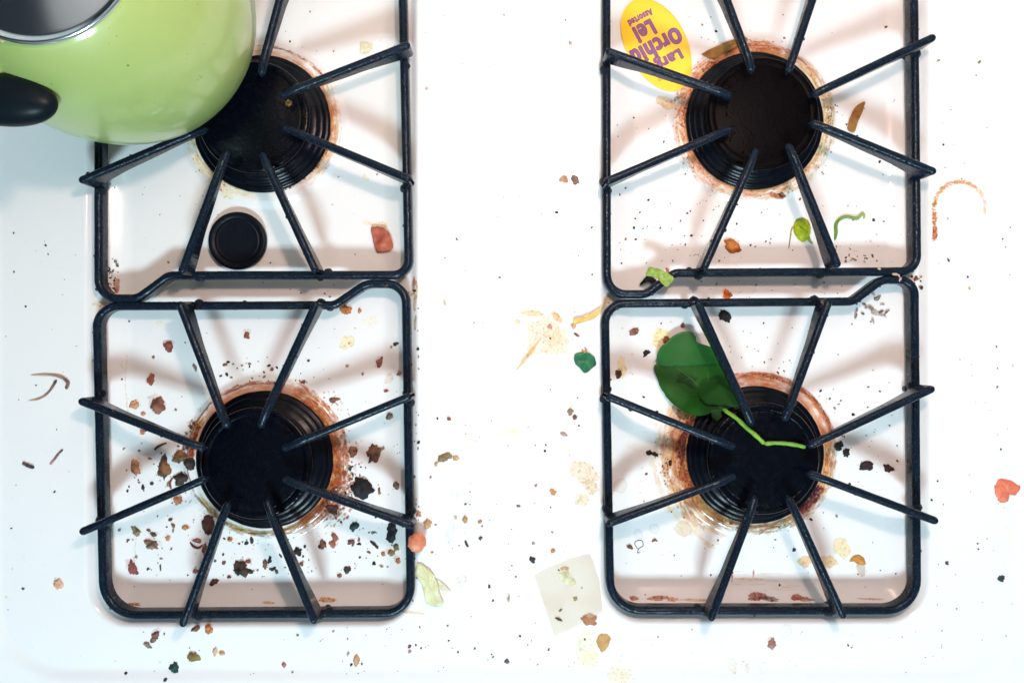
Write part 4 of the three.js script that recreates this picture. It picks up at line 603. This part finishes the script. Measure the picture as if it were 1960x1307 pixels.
  ['herb_crumb', 'grey-green ragged scrap with peach bits on the middle strip', 851, 876, 33, 16, -0.25, '#8e8c66', '#a47858'], ['bread_crumb', 'peach crumb at the right end of the grey-green ragged scrap', 873, 876, 13, 10, 0.3, '#eec5a0', '#dba27a'], ['bread_crumb', 'small orange-tan crumb at the foot of the grey-green scrap', 834, 888, 7, 11, 0.3, '#e0aa7c', '#cc8e60'], ['meat_crumb', 'small red-brown crumb on the middle strip above the ragged scrap', 859, 802, 9, 9, 0, '#b27a66', '#8e5444'], ['meat_crumb', 'tiny pink crumb below the grey-green ragged scrap', 824, 913, 5, 8, 0.3, '#c99090', '#a86c6c'],
  ['bread_crumb', 'tan crumb right of the lower left grate by the salmon lump', 819, 1002, 16, 17, 0.1, '#dcb088', '#c8945e'], ['bread_crumb', 'small tan round crumb right of the tan one by the salmon lump', 834, 1004, 6, 6, 0, '#d8ad8c', '#bf9070'], ['carrot_piece', 'orange crumb tucked behind the right bar above the salmon lump', 801, 984, 11, 13, 0.2, '#dca07c', '#b9704c'], ['bread_crumb', 'golden crumb, middle one of three right of the salmon lump', 890, 994, 11, 12, 0, '#d9b683', '#c09a5c'], ['bread_crumb', 'tan crumb, rightmost of three right of the salmon lump', 919, 998, 8, 8, 0.2, '#cfa57c', '#b4805a'], ['bread_crumb', 'pale crumb, leftmost of three right of the salmon lump', 872, 990, 7, 7, 0, '#e0cbb0', '#d2b48e'],
  ['herb_crumb', 'grey crumb below the three tan crumbs on the middle strip', 920, 1030, 8, 9, 0.4, '#6c7470', '#3c4442'], ['herb_crumb', 'dark pointed crumb on the middle strip, low down', 936, 1122, 6, 9, 0, '#4a4e4c', '#2c3030'], ['bread_crumb', 'upright tan crumb left of the square film', 973, 1145, 6, 16, 0.2, '#cdb89c', '#a88c6c'], ['burnt_crumb', 'dark ragged crumb on the bottom margin, left of centre', 971, 1265, 9, 10, 0.7, '#6c6c68', '#3a3c3a'], ['burnt_crumb', 'black-grey flake above the square film', 1018, 1071, 14, 10, 0.5, '#3c3e42', '#26282c'], ['carrot_crumb', 'peach crumb above the top of the square film', 1058, 1054, 9, 11, 0.2, '#e3ad8c', '#cc8e68'],
  ['bread_crumb', 'small grey-pink crumb between two dark specks above the square film', 1021, 1040, 6, 6, 0, '#b9a096', '#96807a'], ['carrot_crumb', 'round orange dot on the middle strip', 1059, 942, 12, 12, 0, '#e2b074', '#d08e4c', 0.9], ['bread_crumb', 'tan round crumb, upper of two beside the lower right grate', 1092, 787, 11, 13, 0, '#a48a72', '#7c624c'], ['meat_crumb', 'red-brown crumb, lower of two beside the lower right grate', 1100, 799, 9, 11, 0, '#8e6050', '#6a4034'], ['meat_crumb', 'pale pink triangular crumb on the middle strip', 1079, 831, 14, 9, 0.3, '#e3bdb0', '#cf9c90'], ['burnt_crumb', 'single black pellet left of the pale pink triangle', 1043, 863, 5, 6, 0, '#2a2a2c', C.blk], ['meat_crumb', 'tiny pink crumb left of the round orange dot', 1026, 929, 6, 8, 0.3, '#cfa09a', '#b88480'],
  ['bread_crumb', 'peach ragged crumb, left half of a pair right of the upper left grate', 1080, 343, 16, 13, -0.4, '#dcae88', '#c9936c'], ['meat_crumb', 'mauve ragged crumb, right half of a pair left of the upper right grate', 1101, 345, 18, 15, 0.2, '#a8867c', '#8a665e'], ['meat_crumb', 'red-brown sliver below the yellow onion strip', 1103, 640, 11, 5, 0.6, '#a4685c', '#844a40'], ['onion_crumb', 'peach crumb under the left end of the yellow onion strip', 1098, 624, 12, 10, 0.6, '#e8c4a4', '#dcae88'], ['onion_crumb', 'small cream sliver right of the gap between the left grates', 851, 579, 6, 12, -0.3, '#ece2c0', '#ddd0a4'], ['onion_crumb', 'tan crumb in the channel right of the upper left grate', 794, 539, 8, 15, 0, '#cfa592', '#b08070'], ['burnt_crumb', 'black crumb in the channel right of the upper left grate', 793, 557, 7, 6, 0, '#2a2420', C.blk], ['bread_crumb', 'round tan crumb on the white strip right of the upper left burner', 817, 169, 6, 8, 0, '#dfc7ac', '#cfae8c'], ['meat_crumb', 'pinkish leaf-shaped crumb left of the yellow sticker', 1092, 82, 6, 10, -0.2, '#e6ccc2', '#dab6aa'],
  // upper right well
  ['carrot_piece', 'orange carrot bit lying in the middle below the upper right burner', 1402, 469, 29, 27, 0.7, '#d58436', '#b8642a'], ['carrot_piece', 'bright orange carrot bit above the rail of the lower right grate', 1393, 564, 15, 21, 0, '#e27430', '#c85c20'], ['burnt_leaf', 'ragged black leaf scrap below the rail, right of the lower right first finger', 1389, 606, 21, 21, 0.5, '#15181c', C.blk], ['meat_crumb', 'small red crumb beside the ribbed green leek piece', 1278, 517, 9, 9, 0, '#cf8468', '#b0644c'], ['meat_crumb', 'small red-brown crumb beside the finger, right of the orange carrot bit', 1437, 469, 5, 5, 0, '#8c5040', '#6a3428'], ['burnt_crumb', 'dark round crumb at the upper right of the upper right well', 1696, 52, 6, 6, 0, '#6a3428', '#4a2018'], ['herb_crumb', 'black pellet between sticker and finger', 1371, 60, 6, 6, 0, '#22282a', C.blk], ['meat_crumb', 'small tan sliver right of the upper right grate tip', 1797, 116, 7, 4, -0.5, '#c9a58c', '#b48a70'], ['burnt_crumb', 'dark pellet right of the green curl', 1673, 421, 6, 6, 0, '#3a3a38', C.blk], ['burnt_crumb', 'dark dot left in the upper right well', 1214, 436, 6, 6, 0, '#342c2a', C.blk], ['bread_crumb', 'cream grain on the bottom rail of the upper right grate', 1683, 514, 8, 5, 0.3, '#e0d2b0', '#cdb98c', 0.9, 0.0066],
  ['burnt_crumb', 'dark crumb pair at the corner right of the crossing right grates', 1746, 529, 6, 6, 0.3, '#3a241e', C.blk], ['meat_crumb', 'rusty crumb in the corner gap right of the grates', 1754, 533, 9, 11, 0.4, '#9a6450', '#74402e'], ['burnt_crumb', 'dark sliver on the right margin below the brown arc', 1816, 498, 5, 9, -0.4, '#4e4844', '#2c2826'], ['meat_crumb', 'red-brown dot on the right margin below the sliver', 1853, 530, 5, 6, 0, '#a4705c', '#86503e'], ['bread_crumb', 'golden dot below the red-brown dot on the right margin', 1856, 552, 6, 7, 0, '#e8c890', '#d8ae68'],
  // lower right well
  ['meat_crumb', 'brown seed-like crumb upper left in the lower right well', 1214, 635, 20, 10, -0.7, '#a8705a', '#7a4836'], ['meat_crumb', 'small brown crumb above the big green leaf', 1307, 623, 8, 11, 0.4, '#a4624a', '#6c3a2a'], ['burnt_crumb', 'ring-shaped brown crust at the tip of the big green leaf', 1278, 650, 18, 14, 0.2, '#a4622e', '#5e3018'], ['burnt_crumb', 'dark bean-shaped crumb left of the big green leaf', 1237, 676, 16, 10, -0.6, '#2c1c20', C.blk], ['burnt_crumb', 'brown crusty crumb on a yellow stain near the left bar', 1184, 716, 12, 17, 0.1, '#8a5c40', '#4a2c1c'], ['burnt_crumb', 'left black crumb of a pair left of the lower right burner', 1242, 866, 11, 11, 0.2, '#2a1e16', C.blk], ['burnt_crumb', 'right black crumb of a pair left of the lower right burner', 1254, 869, 11, 9, 0.1, '#2e2018', C.blk], ['burnt_crumb', 'black curved crumb on the rusty ring left of the lower right burner', 1283, 886, 8, 13, 0.2, '#2c1a12', C.blk], ['herb_crumb', 'olive dot left of the lower left finger of the lower right grate', 1237, 907, 6, 6, 0, '#8a7a54', '#6a5c3a'],
  ['burnt_flake', 'hollow black flake right of the lower right burner', 1607, 853, 17, 19, 0.4, '#1e1e18', C.blk], ['burnt_flake', 'black bell-shaped flake beside the hollow one', 1621, 866, 14, 19, 0.1, '#201a16', C.blk], ['burnt_flake', 'dark brown half-oval flake near the right bar', 1660, 893, 27, 15, -0.2, '#3a201e', '#241414'], ['burnt_flake', 'dark brown bent flake nearest the right bar', 1700, 896, 21, 13, 0.5, '#46281e', '#2c1816'], ['burnt_crumb', 'black crumb just above the right finger', 1634, 793, 7, 6, 0.3, '#2a2c24', C.blk], ['herb_crumb', 'olive grain above the finger right of the lower right burner', 1589, 763, 5, 5, 0, '#9a8c6a', '#7c6e4c'], ['meat_crumb', 'brown lumpy crumb in the lower left of the lower right well', 1206, 1047, 12, 9, 0.4, '#9a6a3c', '#6c4624'], ['herb_crumb', 'dark green pellet below the lower right burner', 1521, 1052, 8, 8, 0, '#2c3c36', C.blk], ['burnt_crumb', 'black grain below the rust ring of the lower right burner', 1375, 1034, 4, 5, 0, '#2c2620', C.blk], ['burnt_crumb', 'brown crumb left of the front finger in the lower right well', 1553, 994, 9, 5, 0.3, '#6a4228', '#3c2418'],
  ['herb_crumb', 'small grey-blue crumb right of the lower right grate', 1813, 1078, 8, 8, 0, '#5a6068', '#3a4048'], ['herb_crumb', 'larger dark grey-green pellet near the lower right edge', 1917, 1107, 12, 13, 0, '#3a4a4c', '#26343a'], ['meat_crumb', 'brown-pink crumb on the bottom margin below the lower right grate', 1477, 1233, 16, 18, 0.2, '#c9998a', '#a8766a'], ['burnt_crumb', 'small black grain on the right margin beside the grate', 1784, 957, 5, 5, 0, '#33363a', C.blk],
];
seed = 555;
for (const [n, , x, y, w, h, rot, c1] of rows) if (/meat|bread|carrot|onion/.test(n) && w * h > 60) {      // each greasy crumb has left a mark beside it
  const q = hit(x, y), c = new THREE.Color(c1), k = [c.r, c.g, c.b].map((v) => 255 * (0.35 + 0.65 * Math.pow(v, 0.4545)));
  level(q[1]); splotch(x + rr(-0.25, 0.25) * w, y - rr(0.05, 0.4) * h, w * rr(0.9, 1.3), h * rr(0.8, 1.2), rot, k, 0.3, 1.2);
}
for (const [n, l, x, y, w, h, rot, c1, c2, t, base] of rows) bit(n, l, n.includes('shred') ? 'shred' : n.includes('flake') ? 'burnt flake' : n.includes('leaf') ? 'leaf scrap' : n.includes('carrot_piece') ? 'carrot piece' : 'crumb', x, y, w, h, rot, /meat/.test(n) ? '#' + new THREE.Color(c1).lerp(new THREE.Color('#7a5a40'), 0.3).getHexString() : c1, { c2, ...(t ? { t } : {}), ...(base !== undefined ? { base } : {}) });

// ---- grey ash shreds near the crossing of the right grates
seed = 4242;
const ash = [[1664, 562, 10, 4, -0.9], [1671, 562, 12, 5, 1.0], [1680, 571, 14, 7, -0.5], [1656, 585, 12, 6, 0.9], [1667, 589, 13, 6, 0.4], [1676, 598, 16, 8, 0.6], [1686, 597, 12, 4, -0.4], [1690, 603, 16, 5, 0.3], [1699, 596, 12, 4, -0.7], [1638, 603, 5, 14, 0.1], [1641, 594, 4, 7, 0.2], [1672, 614, 5, 11, -0.2], [1652, 600, 7, 5, 0.2], [1689, 582, 10, 4, 0.1]];
ash.forEach(([x, y, w, h, r], i) => bit('onion_flake', 'grey-brown papery flake in the pile below the bent corner of the lower right grate', 'flake', x, y, w, h, r, i % 3 ? '#a89890' : '#6e655e', { c2: i % 2 ? '#d6c8c0' : '#57504c', t: 0.5, wave: 1.0, flat: true, group: 'grey papery flakes below the bent corner' }));
[[1713, 525, 11, 5, 0.2], [1722, 528, 9, 4, 1.1], [1724, 535, 5, 9, 0.4]].forEach(([x, y, w, h, r]) => bit('onion_flake', 'pale pinkish flake lying on top of the crossing right grates', 'flake', x, y, w, h, r, '#d0b9aa', { c2: '#b09484', t: 0.6, base: 0.0068, group: 'pale flakes on top of the crossing right grates' }));
seed = 99; for (let i = 0; i < 9; i++) bit('meat_flake', 'tiny red-brown flake on the front slope right of the upper right finger', 'flake', rr(1612, 1662), rr(484, 503), rr(3, 8), rr(2, 5), rr(0, 3), '#b07058', { t: 0.4, group: 'red-brown flakes right of the upper right finger' });

// ---- dust-fine crumbs nobody could count
function specks(label, list, cols, s) {
  seed = s; const gs = [];
  for (const [x0, y0, x1, y1, n, a, b, avoid] of list) for (let i = 0; i < n; i++) {
    let x = rr(x0, x1), y = rr(y0, y1);
    if (avoid) { const d = Math.hypot(x - avoid[0], y - avoid[1]); if (d < avoid[2]) { const k = (avoid[2] + rr(0, 30)) / d; x = avoid[0] + (x - avoid[0]) * k; y = avoid[1] + (y - avoid[1]) * k; if (x < x0 || x > x1 || y < y0 || y > y1) continue; } }
    const q = hit(x, y), r = (a + (b - a) * Math.pow(rnd(), 3)) * S / 2, g = new THREE.IcosahedronGeometry(r, 1), p = g.attributes.position, c = lin(cols[Math.floor(rnd() * cols.length)], 0.8), sx = rr(0.7, 1.9), ang = rr(0, 3.1), col = [], sh = rr(0, 99);
    for (let k = 0; k < p.count; k++) { const w = 1 + 0.7 * n3(p.getX(k) / r * 0.9 + sh, p.getY(k) / r * 0.9, p.getZ(k) / r * 0.9), u = p.getX(k) * w * sx, v = p.getZ(k) * w, yy = p.getY(k) * w * 0.6; p.setXYZ(k, q[0] + u * Math.cos(ang) - v * Math.sin(ang), q[1] + r * 0.35 + yy, q[2] + u * Math.sin(ang) + v * Math.cos(ang)); col.push(c.r, c.g, c.b); }
    g.deleteAttribute('uv'); g.setAttribute('color', new THREE.Float32BufferAttribute(col, 3)); g.computeVertexNormals(); gs.push(g);
  }
  single('fine_crumbs', mergeGeometries(gs), M.crumb, label, null, null, 'stuff');
}
const mix = ['#2a2220', '#3a2c24', '#5e4634', '#8a6a50', '#8a8070', '#2c3430', '#a4825e', '#1c1c1e', '#6e5a44'];
const { ll, ul, ur, lr } = burnerPx;
specks('fine dark and rusty crumbs strewn over the lower left well', [[215, 610, 765, 1150, 64, 1.5, 4.5, [...ll, 150]], [215, 1000, 765, 1110, 66, 1.5, 5.5, [...ll, 150]], [640, 830, 765, 1110, 34, 1.5, 6, [...ll, 150]], [640, 890, 700, 960, 34, 2, 7, [...ll, 140]], [420, 680, 640, 760, 30, 2, 6, [...ll, 150]], [230, 840, 370, 1110, 40, 2, 7, [...ll, 150]]], mix, 11);
specks('sparse fine dark crumbs in the upper left well', [[210, 300, 765, 505, 26, 1.5, 4, [...ul, 148]], [205, 495, 225, 556, 26, 2, 7, [0, 0, 1]], [390, 540, 690, 568, 8, 2, 4, [0, 0, 1]], [520, 10, 765, 100, 8, 1.5, 4, [...ul, 160]]], mix, 12);
specks('fine dark crumbs scattered over the upper right well', [[1180, 190, 1725, 505, 90, 1.5, 4.5, [...ur, 150]], [1180, 380, 1420, 505, 50, 1.5, 4.5, [...ur, 150]], [1300, 20, 1725, 120, 14, 1.5, 4, [...ur, 150]], [1590, 460, 1670, 505, 16, 1.5, 3.5, [0, 0, 1]], [1300, 535, 1620, 570, 26, 1, 3.5, [0, 0, 1]], [1740, 520, 1766, 565, 14, 2, 6, [0, 0, 1]]], mix, 13);
specks('fine dark crumbs scattered over the lower right well', [[1185, 600, 1730, 1140, 100, 1.5, 4, [...lr, 165]], [1560, 730, 1720, 900, 26, 1.5, 4.5, [...lr, 150]], [1390, 610, 1520, 720, 14, 2, 4, [0, 0, 1]]], mix, 14);
specks('fine crumbs scattered over the flat white top between and around the wells', [[810, 20, 1140, 800, 40, 1.5, 4.5, [0, 0, 1]], [810, 800, 1140, 1290, 60, 1.5, 5, [0, 0, 1]], [200, 1200, 1140, 1300, 46, 1.5, 4.5, [0, 0, 1]], [10, 440, 155, 1180, 26, 1.5, 4.5, [0, 0, 1]], [1790, 100, 1940, 1180, 50, 1.5, 4, [0, 0, 1]], [1170, 1200, 1930, 1290, 34, 1, 3.5, [0, 0, 1]], [785, 520, 802, 1160, 34, 2, 6, [0, 0, 1]]], mix, 15);

// ---------------------------------------------------------------- two lamps, hood, and pieces added for lid reflections, out of the picture
{
  const t = thing('range_hood', 'unseen pale range hood with a warm bulb, above the back of the cooktop', 'range hood', [-0.03, 0.66, -0.34]);
  const g = new THREE.BoxGeometry(0.84, 0.012, 0.34); part('underside', g, M.hood, t);  // hood follows from its lamp; width and paleness shaped for the lid reflection
  const shell = new THREE.BoxGeometry(0.84, 0.12, 0.02), f = shell.clone(); f.translate(0, 0.05, 0.18); const b = shell.clone(); b.translate(0, 0.05, -0.18); part('shell', mergeGeometries([f, b]), M.hood, t);
  const wall = new THREE.Mesh(new THREE.BoxGeometry(1.5, 1.5, 0.02), new THREE.MeshStandardMaterial({ color: new THREE.Color(0.74, 0.76, 0.76), roughness: 0.5 }));  // unseen wall, added to brighten what the kettle lid mirrors
  wall.position.set(0.18, 0.70, -0.53); wall.name = 'added_wall'; wall.userData = { kind: 'structure', label: 'pale unseen wall added behind the cooktop for the lid reflection' }; scene.add(wall);
  const added_dark_box = new THREE.Mesh(new THREE.BoxGeometry(0.3, 1.4, 1.0), new THREE.MeshStandardMaterial({ color: new THREE.Color(0.012, 0.018, 0.03), roughness: 0.6 }));  // unseen dark box, added to darken the left of the lid reflection
  added_dark_box.position.set(-0.84, 0.75, -0.1); added_dark_box.name = 'added_dark_box'; tag(added_dark_box, 'dark tall box added left of the cooktop for the lid reflection', 'added_dark_box'); scene.add(added_dark_box);
  const bulb = thing('hood_bulb', 'warm glowing bulb under the range hood', 'bulb', [0.114, 0.585, -0.216]);
  part('glass', new THREE.SphereGeometry(0.024, 24, 16), M.glow, bulb);
  const sock = new THREE.CylinderGeometry(0.013, 0.013, 0.045, 20); sock.translate(0, 0.045, 0); part('socket', sock, M.hood, bulb);
  const c = thing('ceiling_lamp', 'square cool white ceiling lamp behind the cook', 'ceiling lamp', [0.05, 1.52, 1.45]);
  const pg = new THREE.BoxGeometry(0.42, 0.02, 0.42); part('diffuser', pg, M.panel, c);
}
shade(scene);
renderer.render(scene, camera);
